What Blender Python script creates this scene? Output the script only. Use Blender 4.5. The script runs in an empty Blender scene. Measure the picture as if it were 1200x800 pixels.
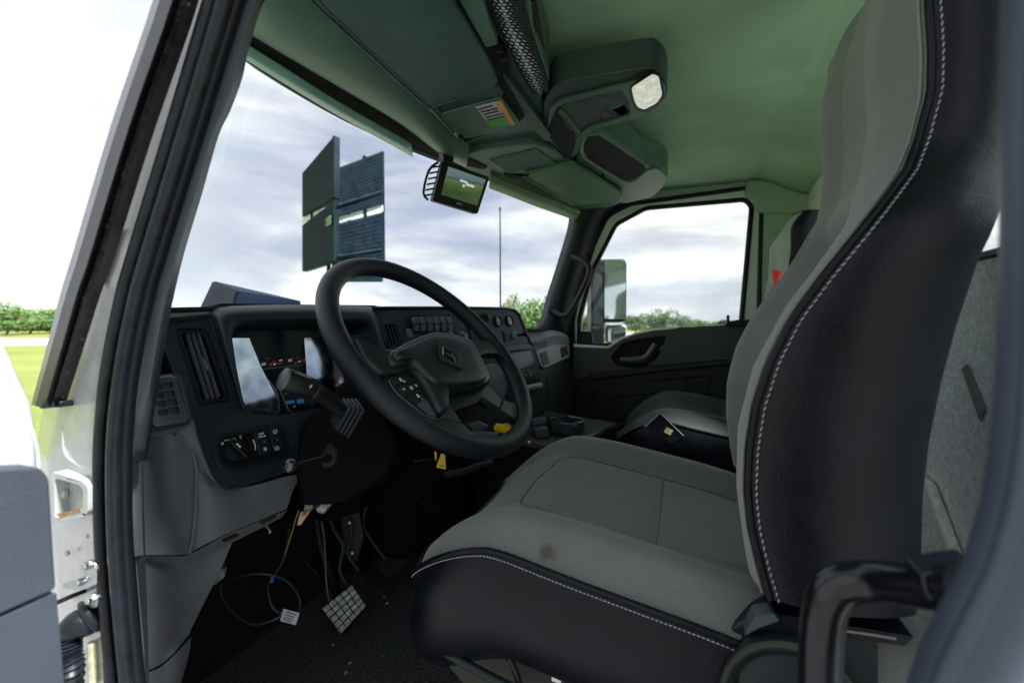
import bpy, bmesh, math, random
from mathutils import Vector, Matrix
from mathutils.geometry import tessellate_polygon
random.seed(7)
SC = bpy.context.scene
COL = SC.collection
# ------------------------------------------------------------------ camera
F = 530.0                                   # focal length in pixels of a 1200 wide frame
TH, PH = math.radians(20.5), math.radians(2.05)
FW = Vector((math.cos(TH)*math.cos(PH), math.sin(TH)*math.cos(PH), -math.sin(PH)))
RT = Vector((math.sin(TH), -math.cos(TH), 0))
UP = RT.cross(FW)
cd = bpy.data.cameras.new('camera'); cam = bpy.data.objects.new('camera', cd); COL.objects.link(cam)
cam.matrix_world = Matrix((( RT.x, UP.x, -FW.x, 0), (RT.y, UP.y, -FW.y, 0), (RT.z, UP.z, -FW.z, 0), (0, 0, 0, 1)))
cd.sensor_width = 36; cd.lens = 36*F/1200; cd.clip_start = 0.01; cd.clip_end = 3000
cd.dof.use_dof = True; cd.dof.focus_distance = 0.82; cd.dof.aperture_fstop = 4.2
SC.camera = cam
# ------------------------------------------------------------------ view, world, sun
SC.view_settings.view_transform = 'Standard'; SC.view_settings.look = 'None'
SC.view_settings.exposure = 1.8; SC.view_settings.gamma = 1
SC.cycles.use_denoising = True; SC.cycles.max_bounces = 8; SC.cycles.transparent_max_bounces = 12
SC.cycles.caustics_reflective = False; SC.cycles.caustics_refractive = False
SUN_EL, SUN_AZ = math.radians(52), math.radians(262)      # azimuth of the sun seen from the cab, from +x counter-clockwise
w = bpy.data.worlds.new('World'); SC.world = w; w.use_nodes = True
nt = w.node_tree; nt.nodes.clear(); N = nt.nodes.new; L = nt.links.new
out = N('ShaderNodeOutputWorld'); sky = N('ShaderNodeTexSky'); sky.sky_type = 'NISHITA'; sky.sun_disc = False
sky.sun_elevation = SUN_EL; sky.sun_rotation = math.pi/2 - SUN_AZ
bg = N('ShaderNodeBackground'); bg.inputs[1].default_value = 0.1; L(sky.outputs[0], bg.inputs[0])
tc = N('ShaderNodeTexCoord'); mp = N('ShaderNodeMapping'); mp.inputs['Scale'].default_value = (1.3, 1.3, 6.0)
mp.inputs['Location'].default_value = (3.3, 1.2, .35)
L(tc.outputs['Generated'], mp.inputs[0])
n1 = N('ShaderNodeTexNoise'); n1.inputs['Scale'].default_value = 1.5; n1.inputs['Detail'].default_value = 5; n1.inputs['Roughness'].default_value = .5; n1.inputs['Distortion'].default_value = .35
L(mp.outputs[0], n1.inputs['Vector'])
cr = N('ShaderNodeValToRGB'); e = cr.color_ramp.elements
e[0].position = .38; e[0].color = (.37, .40, .52, 1); e[1].position = .585; e[1].color = (.88, .87, .86, 1)
x = cr.color_ramp.elements.new(.49); x.color = (.58, .585, .66, 1)
L(n1.outputs[0], cr.inputs[0])
bg2 = N('ShaderNodeBackground'); bg2.inputs[1].default_value = 0.41; L(cr.outputs[0], bg2.inputs[0])
n2 = N('ShaderNodeTexNoise'); n2.inputs['Scale'].default_value = .8; n2.inputs['Detail'].default_value = 4; L(mp.outputs[0], n2.inputs['Vector'])
mr = N('ShaderNodeMapRange'); mr.inputs[1].default_value = .35; mr.inputs[2].default_value = .6; mr.inputs[3].default_value = .9; mr.inputs[4].default_value = 1
L(n2.outputs[0], mr.inputs[0])
mx = N('ShaderNodeMixShader'); 
# thinner, brighter cloud towards the front left of the truck
vd = N('ShaderNodeVectorMath'); vd.operation = 'DOT_PRODUCT'; vd.inputs[1].default_value = (-.15, .97, .2); L(tc.outputs['Generated'], vd.inputs[0])
mw = N('ShaderNodeMapRange'); mw.interpolation_type = 'SMOOTHSTEP'; mw.inputs[1].default_value = .55; mw.inputs[2].default_value = 1.0; mw.inputs[4].default_value = .95; L(vd.outputs['Value'], mw.inputs[0])
mc = N('ShaderNodeMix'); mc.data_type = 'RGBA'; L(mw.outputs[0], mc.inputs['Factor']); L(cr.outputs[0], mc.inputs['A']); mc.inputs['B'].default_value = (.92, .93, .96, 1); L(mc.outputs['Result'], bg2.inputs[0])
L(mr.outputs[0], mx.inputs[0]); L(bg.outputs[0], mx.inputs[1]); L(bg2.outputs[0], mx.inputs[2]); L(mx.outputs[0], out.inputs[0])
sl = bpy.data.lights.new('sun', 'SUN'); sl.energy = 3.8; sl.angle = math.radians(9); sl.color = (1, .98, .95)
so = bpy.data.objects.new('sun', sl); COL.objects.link(so)
sd = Vector((math.cos(SUN_EL)*math.cos(SUN_AZ), math.cos(SUN_EL)*math.sin(SUN_AZ), math.sin(SUN_EL)))
so.rotation_euler = sd.to_track_quat('Z', 'Y').to_euler()

# ------------------------------------------------------------------ rays through the photograph's pixels, cut with real planes
def ray(px, py): return FW + (px-600)/F*RT + (400-py)/F*UP
def cut(px, py, pl):
    d = ray(px, py)
    if pl[0] == 'x': return d*(pl[1]/d.x)
    if pl[0] == 'y': return d*(pl[1]/d.y)
    if pl[0] == 'z': return d*(pl[1]/d.z)
    if pl[0] == 'd': return d*pl[1]
    p0, n = pl
    return d*(p0.dot(n)/d.dot(n))
def pnormal(pl):
    if pl[0] == 'x': n = Vector((1, 0, 0))
    elif pl[0] == 'y': n = Vector((0, 1, 0))
    elif pl[0] == 'z': n = Vector((0, 0, 1))
    elif pl[0] == 'd': n = FW.copy()
    else: n = pl[1].normalized()
    return n
def plane(p0, n, off=0):
    n = Vector(n).normalized(); return (Vector(p0)+n*off, n)
def PX(px, py, v): return cut(px, py, ('x', v))
def PY(px, py, v): return cut(px, py, ('y', v))
def PZ(px, py, v): return cut(px, py, ('z', v))
def PD(px, py, v): return cut(px, py, ('d', v))

# ------------------------------------------------------------------ materials
MATS = {}
def mat(name, col, rough=.5, metal=0, bump=None, var=None, coat=0, spec=.5, emit=None, voro=False, sheen=0, alpha=None):
    """bump = (scale, strength); var = (scale, amount)"""
    m = bpy.data.materials.new(name); m.use_nodes = True; t = m.node_tree; b = t.nodes['Principled BSDF']
    b.inputs['Roughness'].default_value = rough; b.inputs['Metallic'].default_value = metal
    b.inputs['Coat Weight'].default_value = coat; b.inputs['Specular IOR Level'].default_value = spec
    if sheen: b.inputs['Sheen Weight'].default_value = sheen
    c = t.nodes.new('ShaderNodeTexCoord')
    var = var or (9, .18)
    nz = t.nodes.new('ShaderNodeTexNoise'); nz.inputs['Scale'].default_value = var[0]; nz.inputs['Detail'].default_value = 6
    t.links.new(c.outputs['Object'], nz.inputs['Vector'])
    rp = t.nodes.new('ShaderNodeValToRGB'); a = var[1]
    rp.color_ramp.elements[0].position = .3; rp.color_ramp.elements[1].position = .7
    rp.color_ramp.elements[0].color = tuple(min(1, v*(1-a)) for v in col)+(1,)
    rp.color_ramp.elements[1].color = tuple(min(1, v*(1+a)) for v in col)+(1,)
    t.links.new(nz.outputs[0], rp.inputs[0]); t.links.new(rp.outputs[0], b.inputs['Base Color'])
    rr = t.nodes.new('ShaderNodeMapRange'); rr.inputs[3].default_value = max(0, rough-.08); rr.inputs[4].default_value = min(1, rough+.1)
    t.links.new(nz.outputs[0], rr.inputs[0]); t.links.new(rr.outputs[0], b.inputs['Roughness'])
    if bump:
        if voro:
            g = t.nodes.new('ShaderNodeTexVoronoi'); g.inputs['Scale'].default_value = bump[0]; o = g.outputs['Distance']
        else:
            g = t.nodes.new('ShaderNodeTexNoise'); g.inputs['Scale'].default_value = bump[0]; g.inputs['Detail'].default_value = 3; o = g.outputs[0]
        t.links.new(c.outputs['Object'], g.inputs['Vector'])
        bp = t.nodes.new('ShaderNodeBump'); bp.inputs['Strength'].default_value = bump[1]; bp.inputs['Distance'].default_value = .001
        t.links.new(o, bp.inputs['Height']); t.links.new(bp.outputs[0], b.inputs['Normal'])
    if emit:
        b.inputs['Emission Color'].default_value = tuple(emit[0])+(1,); b.inputs['Emission Strength'].default_value = emit[1]
    MATS[name] = m; return m
def glass(name, tint=(1, 1, 1), refl=.05, rough=.0):
    m = bpy.data.materials.new(name); m.use_nodes = True; t = m.node_tree; t.nodes.clear()
    o = t.nodes.new('ShaderNodeOutputMaterial'); tr = t.nodes.new('ShaderNodeBsdfTransparent'); tr.inputs[0].default_value = tuple(tint)+(1,)
    gl = t.nodes.new('ShaderNodeBsdfGlossy'); gl.inputs['Roughness'].default_value = rough
    lw = t.nodes.new('ShaderNodeLayerWeight'); lw.inputs[0].default_value = .5
    pw = t.nodes.new('ShaderNodeMath'); pw.operation = 'POWER'; pw.inputs[1].default_value = 5; t.links.new(lw.outputs['Facing'], pw.inputs[0])
    mu = t.nodes.new('ShaderNodeMath'); mu.operation = 'MULTIPLY_ADD'; mu.inputs[1].default_value = .7; mu.inputs[2].default_value = refl; mu.use_clamp = True
    t.links.new(pw.outputs[0], mu.inputs[0]); mx = t.nodes.new('ShaderNodeMixShader'); t.links.new(mu.outputs[0], mx.inputs[0])
    t.links.new(tr.outputs[0], mx.inputs[1]); t.links.new(gl.outputs[0], mx.inputs[2]); t.links.new(mx.outputs[0], o.inputs[0])
    MATS[name] = m; return m
def fabric(name, col, dark, scale=(900, 420, 900), stain=None, wave=True):
    m = mat(name, col, .92, bump=None, var=(14, .12), spec=.25, sheen=.25); t = m.node_tree; b = t.nodes['Principled BSDF']
    c = t.nodes['Texture Coordinate']
    mp = t.nodes.new('ShaderNodeMapping'); mp.inputs['Rotation'].default_value = (.3, .2, .7); t.links.new(c.outputs['Object'], mp.inputs[0])
    wv = t.nodes.new('ShaderNodeTexWave'); wv.inputs['Scale'].default_value = 112; wv.inputs['Distortion'].default_value = .25; wv.inputs['Detail'].default_value = 1
    t.links.new(mp.outputs[0], wv.inputs['Vector'])
    nz = t.nodes.new('ShaderNodeTexNoise'); nz.inputs['Scale'].default_value = 700; t.links.new(c.outputs['Object'], nz.inputs['Vector'])
    mm = t.nodes.new('ShaderNodeMath'); mm.operation = 'MULTIPLY'; 
    if wave: t.links.new(wv.outputs['Fac'], mm.inputs[0])
    else: mm.inputs[0].default_value = .62
    t.links.new(nz.outputs[0], mm.inputs[1])
    rp = t.nodes['Color Ramp']; mx = t.nodes.new('ShaderNodeMix'); mx.data_type = 'RGBA'
    mr_ = t.nodes.new('ShaderNodeMapRange'); mr_.inputs[1].default_value = .1; mr_.inputs[2].default_value = .5; t.links.new(mm.outputs[0], mr_.inputs[0])
    t.links.new(mr_.outputs[0], mx.inputs['Factor']); mx.inputs['A'].default_value = tuple(dark)+(1,); t.links.new(rp.outputs[0], mx.inputs['B'])
    last = mx.outputs['Result']
    for (p, rad, cs, am) in (stain or []):
        vm = t.nodes.new('ShaderNodeVectorMath'); vm.operation = 'DISTANCE'; vm.inputs[1].default_value = p; t.links.new(c.outputs['Object'], vm.inputs[0])
        n3 = t.nodes.new('ShaderNodeTexNoise'); n3.inputs['Scale'].default_value = 90; t.links.new(c.outputs['Object'], n3.inputs['Vector'])
        ad = t.nodes.new('ShaderNodeMath'); ad.operation = 'MULTIPLY_ADD'; ad.inputs[1].default_value = rad*.9; t.links.new(n3.outputs[0], ad.inputs[0]); t.links.new(vm.outputs['Value'], ad.inputs[2])
        r2 = t.nodes.new('ShaderNodeMapRange'); r2.interpolation_type = 'SMOOTHSTEP'; r2.inputs[1].default_value = rad*.7; r2.inputs[2].default_value = rad*1.6; r2.inputs[3].default_value = am; r2.inputs[4].default_value = 0
        t.links.new(ad.outputs[0], r2.inputs[0])
        m2 = t.nodes.new('ShaderNodeMix'); m2.data_type = 'RGBA'; t.links.new(r2.outputs[0], m2.inputs['Factor']); t.links.new(last, m2.inputs['A']); m2.inputs['B'].default_value = tuple(cs)+(1,)
        last = m2.outputs['Result']
    t.links.new(last, b.inputs['Base Color'])
    bp = t.nodes.new('ShaderNodeBump'); bp.inputs['Strength'].default_value = .6; bp.inputs['Distance'].default_value = .0006
    t.links.new(mm.outputs[0], bp.inputs['Height']); t.links.new(bp.outputs[0], b.inputs['Normal'])
    return m
navy    = mat('navy_plastic', (.017, .025, .038), .44, spec=.35, bump=(900, .35))
darkp   = mat('dark_plastic', (.010, .014, .019), .46, spec=.32, bump=(900, .35))
blackp  = mat('black_plastic', (.005, .006, .008), .4, spec=.28)
columnb = mat('column_black', (.003, .0035, .004), .6, spec=.06)
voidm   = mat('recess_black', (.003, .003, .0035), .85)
greyp   = mat('grey_plastic', (.125, .134, .152), .55, bump=(850, .5), var=(25, .1))
greyl   = mat('light_grey_plastic', (.30, .33, .35), .5, bump=(850, .3))
wheelm  = mat('wheel_rubber', (.007, .010, .015), .36, spec=.35, bump=(900, .5), voro=True)
padm    = mat('wheel_pad', (.013, .018, .021), .33, spec=.4, bump=(1100, .35))
rubber  = mat('seal_rubber', (.008, .0105, .015), .36, spec=.3, bump=(160, .25), var=(40, .4))
white   = mat('white_paint', (.40, .42, .425), .28, coat=.6, var=(45, .12), bump=(30, .12))
whiteold= mat('white_paint_worn', (.44, .47, .46), .35, coat=.3, var=(60, .12), bump=(60, .3))
frameg  = mat('door_frame_paint', (.78, .86, .80), .38, coat=.3, var=(10, .06))
liner   = mat('headliner_felt', (.38, .60, .37), .9, bump=(500, .5), var=(5, .14), spec=.2)  # green light from grass and tinted glass put into the grey felt's colour
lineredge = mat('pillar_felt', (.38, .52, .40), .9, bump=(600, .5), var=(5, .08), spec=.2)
over    = mat('overhead_plastic', (.075, .155, .112), .45, bump=(700, .35), var=(7, .22))  # green bounce light put into the plastic's colour
overd   = mat('overhead_dark', (.030, .055, .046), .45, bump=(700, .3), var=(10, .22))
visorm  = mat('visor_vinyl', (.038, .088, .078), .5, bump=(500, .5), var=(9, .25))
pvisor  = mat('passenger_visor_vinyl', (.07, .19, .085), .6, bump=(500, .4), var=(7, .3))  # green light painted into the vinyl
wall    = mat('rear_trim_vinyl', (.78, .84, .82), .55, bump=(260, .6), var=(110, .22))
leather = mat('black_leather', (.0030, .0042, .0085), .30, spec=.22, bump=(620, .22), voro=True, var=(18, .3))
leathg  = mat('grey_green_leather', (.035, .045, .046), .5, spec=.2, bump=(600, .2), voro=True)
thread  = mat('white_thread', (.36, .38, .39), .8)
seamd   = mat('seam_dark', (.03, .034, .03), .9)
chrome  = mat('chrome', (.75, .76, .78), .12, metal=1, var=(9, .04))
steel   = mat('bolt_steel', (.42, .44, .46), .3, metal=1)
alum    = mat('pedal_aluminium', (.50, .53, .54), .4, metal=.1, var=(90, .45), bump=(300, .6))
yellow  = mat('yellow_plastic', (.80, .55, .01), .45)
red     = mat('red_webbing', (.75, .04, .015), .7, bump=(400, .4))
orange  = mat('orange_print', (.80, .38, .14), .6)
greenpr = mat('green_print', (.12, .42, .10), .6, var=(300, .5))
paper   = mat('label_paper', (.62, .65, .66), .7, var=(250, .6))
whitepr = mat('white_print', (.85, .87, .88), .6)
redpr   = mat('red_print', (.28, .02, .02), .5, emit=((1, .03, .03), .02))
bluepr  = mat('blue_display', (.02, .05, .12), .3, emit=((.05, .2, .5), .06))
bluering= mat('blue_ring', (.20, .36, .46), .35)
gauge   = mat('gauge_face', (.09, .13, .17), .25)
lamp    = mat('lamp_lens', (.62, .66, .56), .1, var=(45, .7), bump=(50, 1.0), emit=((.95, 1, .8), .13))
mirror  = mat('mirror_glass', (.9, .92, .92), .02, metal=1, var=(3, .01))
floorm  = mat('floor_rubber', (.085, .095, .10), .32, bump=(150, 1.0), var=(170, .9))
cablem  = mat('cable', (.04, .06, .07), .35)
glassc  = glass('window_glass', (.96, .99, .97), .035)
glassw  = glass('windshield_glass', (.90, .95, .94), .045)
def spots(m):
    t = m.node_tree; tr = [n for n in t.nodes if n.type == 'BSDF_TRANSPARENT'][0]; c = t.nodes.new('ShaderNodeTexCoord')
    vo = t.nodes.new('ShaderNodeTexVoronoi'); vo.inputs['Scale'].default_value = 26; t.links.new(c.outputs['Object'], vo.inputs['Vector'])
    a = t.nodes.new('ShaderNodeMapRange'); a.inputs[1].default_value = .10; a.inputs[2].default_value = .03; t.links.new(vo.outputs['Distance'], a.inputs[0])
    nz = t.nodes.new('ShaderNodeTexNoise'); nz.inputs['Scale'].default_value = 3; nz.inputs['Detail'].default_value = 5; t.links.new(c.outputs['Object'], nz.inputs['Vector'])
    b = t.nodes.new('ShaderNodeMapRange'); b.inputs[1].default_value = .5; b.inputs[2].default_value = .75; t.links.new(nz.outputs[0], b.inputs[0])
    mu = t.nodes.new('ShaderNodeMath'); mu.operation = 'MULTIPLY_ADD'; mu.inputs[1].default_value = .45; t.links.new(a.outputs[0], mu.inputs[0])
    m2 = t.nodes.new('ShaderNodeMath'); m2.operation = 'MULTIPLY'; m2.inputs[1].default_value = .25; t.links.new(b.outputs[0], m2.inputs[0]); t.links.new(m2.outputs[0], mu.inputs[2])
    mx = t.nodes.new('ShaderNodeMix'); mx.data_type = 'RGBA'; mx.inputs['A'].default_value = tr.inputs[0].default_value; mx.inputs['B'].default_value = (.70, .76, .80, 1)
    t.links.new(mu.outputs[0], mx.inputs['Factor']); t.links.new(mx.outputs['Result'], tr.inputs[0])
spots(glassw)
shade   = mat('windshield_shade_band', (.22, .42, .34), .25)
lens    = mat('cluster_lens', (.30, .36, .42), .03, metal=1, var=(40, .25), bump=(12, .15))
cloth_seat = fabric('seat_fabric', (.195, .207, .198), (.10, .108, .103), stain=[])
back_fabric = fabric('backrest_fabric', (.21, .223, .213), (.11, .118, .112), wave=False)

leather.node_tree.nodes['Bump'].inputs['Distance'].default_value = .0012
def wrinkle(m, scale, dist, strength=.5):
    t = m.node_tree; b = t.nodes['Principled BSDF']; c = t.nodes['Texture Coordinate']
    nz = t.nodes.new('ShaderNodeTexNoise'); nz.inputs['Scale'].default_value = scale; nz.inputs['Detail'].default_value = 3; nz.inputs['Distortion'].default_value = .8
    t.links.new(c.outputs['Object'], nz.inputs['Vector']); bp = t.nodes.new('ShaderNodeBump'); bp.inputs['Distance'].default_value = dist; bp.inputs['Strength'].default_value = strength
    t.links.new(nz.outputs[0], bp.inputs['Height'])
    if b.inputs['Normal'].links: t.links.new(b.inputs['Normal'].links[0].from_socket, bp.inputs['Normal'])
    t.links.new(bp.outputs[0], b.inputs['Normal'])
wrinkle(leather, 11, .006, .35); wrinkle(cloth_seat, 9, .006); wrinkle(back_fabric, 9, .006); wrinkle(liner, 5, .008, .4); wrinkle(visorm, 8, .008); wrinkle(rubber, 60, .001, .8); wrinkle(white, 14, .002, .4)
# ------------------------------------------------------------------ mesh building
class MB:
    def __init__(s): s.v = []; s.f = []
    def add(s, vs, fs):
        o = len(s.v); s.v += [Vector(v) for v in vs]; s.f += [tuple(i+o for i in f) for f in fs]; return s
    def prism(s, poly, vec, holes=()):
        loops = [list(map(Vector, poly))]+[list(map(Vector, h)) for h in holes]
        flat = [p for l in loops for p in l]; n = len(flat); vec = Vector(vec)
        tris = tessellate_polygon(loops) if holes else None
        fs = []
        if tris: fs += [tuple(t) for t in tris]+[tuple(i+n for i in reversed(t)) for t in tris]
        else: fs += [tuple(range(n)), tuple(reversed(range(n, 2*n)))]
        o = 0
        for l in loops:
            k = len(l)
            for i in range(k): fs.append((o+i, o+(i+1) % k, o+(i+1) % k+n, o+i+n))
            o += k
        return s.add(flat+[p+vec for p in flat], fs)
    def box(s, c, ax, ay, az):
        c = Vector(c); ax = Vector(ax); ay = Vector(ay); az = Vector(az)
        vs = [c+i*ax+j*ay+k*az for i in (-1, 1) for j in (-1, 1) for k in (-1, 1)]
        return s.add(vs, [(0, 1, 3, 2), (4, 6, 7, 5), (0, 4, 5, 1), (2, 3, 7, 6), (0, 2, 6, 4), (1, 5, 7, 3)])
    def grid(s, rows, cu=False, cv=False, caps=False):
        R = len(rows); K = len(rows[0]); vs = [p for r in rows for p in r]; fs = []
        for i in range(R if cv else R-1):
            for j in range(K if cu else K-1):
                fs.append((i*K+j, i*K+(j+1) % K, ((i+1) % R)*K+(j+1) % K, ((i+1) % R)*K+j))
        if caps: fs += [tuple(range(K)), tuple((R-1)*K+j for j in reversed(range(K)))]
        return s.add(vs, fs)
    def tube(s, pts, r, seg=10, closed=False, flat=1, sm=0, upv=None):
        pts = [Vector(p) for p in pts]
        if sm: pts, r = smooth(pts, sm, closed, r)
        n = len(pts); rs = r if isinstance(r, (list, tuple)) else [r]*n; rows = []; u = None
        for i, p in enumerate(pts):
            a = pts[(i-1) % n] if (closed or i) else p; b = pts[(i+1) % n] if (closed or i < n-1) else p
            d = (b-a).normalized()
            if u is None:
                u = Vector(upv) if upv else (Vector((0, 0, 1)) if abs(d.z) < .8 else Vector((1, 0, 0)))
            u = (u-d*u.dot(d)).normalized(); v = d.cross(u)
            rows.append([p+(u*math.cos(2*math.pi*k/seg)*flat+v*math.sin(2*math.pi*k/seg))*rs[i] for k in range(seg)])
        return s.grid(rows, cu=True, cv=closed, caps=not closed)
    def lathe(s, c, axis, prof, seg=24, cap=True):
        c = Vector(c); a = Vector(axis).normalized(); u = a.orthogonal().normalized(); v = a.cross(u)
        rows = [[c+a*h+(u*math.cos(2*math.pi*k/seg)+v*math.sin(2*math.pi*k/seg))*r for k in range(seg)] for (r, h) in prof]
        return s.grid(rows, cu=True, caps=cap)
def smooth(pts, k, closed=False, r=None):
    n = len(pts); o = []; ro = []
    rng = range(n if closed else n-1)
    isl = isinstance(r, (list, tuple))
    for i in rng:
        g = (lambda j: pts[j % n]) if closed else (lambda j: pts[max(0, min(n-1, j))])
        a, b, c, d = g(i-1), g(i), g(i+1), g(i+2)
        for t in range(k):
            t /= k
            o.append(.5*((2*b)+(c-a)*t+(2*a-5*b+4*c-d)*t*t+(3*b-a-3*c+d)*t**3))
            if isl: ro.append(r[i]+(r[(i+1) % n]-r[i])*t)
    if not closed:
        o.append(pts[-1])
        if isl: ro.append(r[-1])
    return o, (ro if isl else r)
def rnd(pts, r, k=4):
    """round the corners of a polygon of 2-tuples"""
    n = len(pts); o = []
    for i in range(n):
        p, a, b = Vector(pts[i]), Vector(pts[i-1]), Vector(pts[(i+1) % n])
        da, db = a-p, b-p; la, lb = da.length, db.length
        q = min(r, la*.45, lb*.45)
        s, e = p+da/la*q, p+db/lb*q
        for j in range(k+1):
            t = j/k; o.append(tuple(s*(1-t)**2+p*2*t*(1-t)+e*t*t))
    return o
ORG = {}
def link(name, mb, m, parent=None, bevel=0, seg=2, subsurf=0, angle=40, kind=None, label=None, solid=0, recalc=True):
    me = bpy.data.meshes.new(name); base = ORG.get(parent.name, Vector()) if parent else Vector()
    me.from_pydata([tuple(v-base) for v in mb.v], [], mb.f)
    if recalc:
        b = bmesh.new(); b.from_mesh(me); bmesh.ops.recalc_face_normals(b, faces=b.faces); b.to_mesh(me); b.free()
    me.materials.append(m)
    for p in me.polygons: p.use_smooth = True
    me.set_sharp_from_angle(angle=math.radians(angle))
    o = bpy.data.objects.new(name, me); COL.objects.link(o)
    if parent: o.parent = parent
    ORG[o.name] = base
    if solid: q = o.modifiers.new('solid', 'SOLIDIFY'); q.thickness = solid; q.offset = -1
    if bevel: q = o.modifiers.new('bevel', 'BEVEL'); q.width = bevel; q.segments = seg; q.limit_method = 'ANGLE'; q.angle_limit = math.radians(35)
    if subsurf: q = o.modifiers.new('sub', 'SUBSURF'); q.levels = subsurf; q.render_levels = subsurf
    if kind: o['kind'] = kind
    if label: o['label'] = label
    return o
def thing(name, loc, label, cat, group=None):
    o = bpy.data.objects.new(name, None); COL.objects.link(o); o.empty_display_size = .05
    o.location = loc; ORG[o.name] = Vector(loc); o['label'] = label; o['category'] = cat
    if group: o['group'] = group
    return o
def tag(o, label, cat, group=None):
    o['label'] = label; o['category'] = cat
    if group: o['group'] = group
    return o
def struct(o): o['kind'] = 'structure'; return o
def away(pl, p):
    n = pnormal(pl); return n if n.dot(p) > 0 else -n
def plate(name, px, pl, thick, m, parent=None, bevel=.001, r=0, holes=(), hr=0, **kw):
    """a solid slab: outline px on the plane pl, its thickness running away from the viewer's side"""
    if r: px = rnd(px, r)
    P = [cut(a, b, pl) for a, b in px]
    H = [[cut(a, b, pl) for a, b in (rnd(h, hr) if hr else h)] for h in holes]
    c = sum(P, Vector())/len(P)
    return link(name, MB().prism(P, away(pl, c)*thick, H), m, parent, bevel=bevel, **kw)
def loopres(pts, n):
    """closed polyline of Vectors resampled to n points"""
    pts = pts+[pts[0]]; d = [0]
    for a, b in zip(pts, pts[1:]): d.append(d[-1]+(b-a).length)
    o = []; j = 0
    for i in range(n):
        s = d[-1]*i/n
        while d[j+1] < s: j += 1
        t = (s-d[j])/max(1e-9, d[j+1]-d[j]); o.append(pts[j].lerp(pts[j+1], t))
    return o
def disc(name, px, py, pl, rad, prof, m, parent, seg=24, **kw):
    c = cut(px, py, pl); n = -away(pl, c)
    return link(name, MB().lathe(c, n, [(rad*a, h) for a, h in prof], seg), m, parent, **kw)
def text(name, s, c, right, up, size, m, parent=None):
    cu = bpy.data.curves.new(name, 'FONT'); cu.body = s; cu.size = size; cu.align_x = 'CENTER'; cu.align_y = 'CENTER'; cu.extrude = .0002
    tmp = bpy.data.objects.new('tmp', cu); COL.objects.link(tmp); bpy.context.view_layer.update()
    me = bpy.data.meshes.new_from_object(tmp.evaluated_get(bpy.context.evaluated_depsgraph_get()))
    bpy.data.objects.remove(tmp)
    right = Vector(right).normalized(); up = Vector(up); up = (up-right*up.dot(right)).normalized(); n = right.cross(up)
    base = ORG.get(parent.name, Vector()) if parent else Vector()
    me.transform(Matrix(((right.x, up.x, n.x, c[0]-base.x), (right.y, up.y, n.y, c[1]-base.y), (right.z, up.z, n.z, c[2]-base.z), (0, 0, 0, 1))))
    me.materials.clear(); me.materials.append(m)
    o = bpy.data.objects.new(name, me); COL.objects.link(o); o.parent = parent; return o
def interp(tab, v):
    tab = sorted(tab)
    if v <= tab[0][0]: return tab[0][1]
    for (a, b), (c, d) in zip(tab, tab[1:]):
        if v <= c:
            t = (v-a)/(c-a) if c > a else 0; return b+(d-b)*t
    return tab[-1][1]
def sstep(a, b, v):
    t = max(0, min(1, (v-a)/(b-a))); return t*t*(3-2*t)
# ================================================================== OUTSIDE
GZ = -1.85
def grassmat():
    m = mat('field_grass', (.30, .34, .07), .95, var=(.12, .45), spec=.1); t = m.node_tree
    rp = t.nodes['Color Ramp']; rp.color_ramp.elements[0].color = (.13, .18, .045, 1); rp.color_ramp.elements[1].color = (.24, .26, .08, 1)
    c = t.nodes['Texture Coordinate']; nz = t.nodes.new('ShaderNodeTexNoise'); nz.inputs['Scale'].default_value = 6; nz.inputs['Detail'].default_value = 8
    t.links.new(c.outputs['Object'], nz.inputs['Vector']); bp = t.nodes.new('ShaderNodeBump'); bp.inputs['Distance'].default_value = .15; bp.inputs['Strength'].default_value = .8
    t.links.new(nz.outputs[0], bp.inputs['Height']); t.links.new(bp.outputs[0], t.nodes['Principled BSDF'].inputs['Normal']); return m
grassm = grassmat()
G = 1500
struct(link('grass_field', MB().grid([[Vector((-G+2*G*i/40, -G+2*G*j/40, GZ)) for j in range(41)] for i in range(41)]), grassm))
pad = [(-11, -12), (16, -12), (16, 3), (9, 8.5), (-3, 9.5), (-11, 7)]  # unseen pad, added to throw pale neutral light up into the cab
struct(link('unseen_bounce_pad', MB().prism([Vector((a, b, GZ+.03)) for a, b in pad], Vector((0, 0, -.02))), mat('bounce_pad_gravel', (.21, .212, .21), .9, bump=(30, 1.0), var=(25, .3))))
concrete = mat('pale_concrete', (.52, .52, .50), .8, bump=(4, .3), var=(.5, .12))
# pale concrete strip crossing the field beyond the truck
ra = smooth([PZ(a, b, GZ+.02) for a, b in ((-500, 397), (-200, 396.5), (60, 396), (400, 392.5), (690, 390), (1000, 391.5), (1500, 394))], 6)[0]
rb_ = smooth([PZ(a, b, GZ+.02) for a, b in ((-500, 408), (-200, 406), (60, 404), (400, 397.5), (690, 394.5), (1000, 396), (1500, 400))], 6)[0]
struct(link('road', MB().grid([ra, rb_]), concrete))
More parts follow.
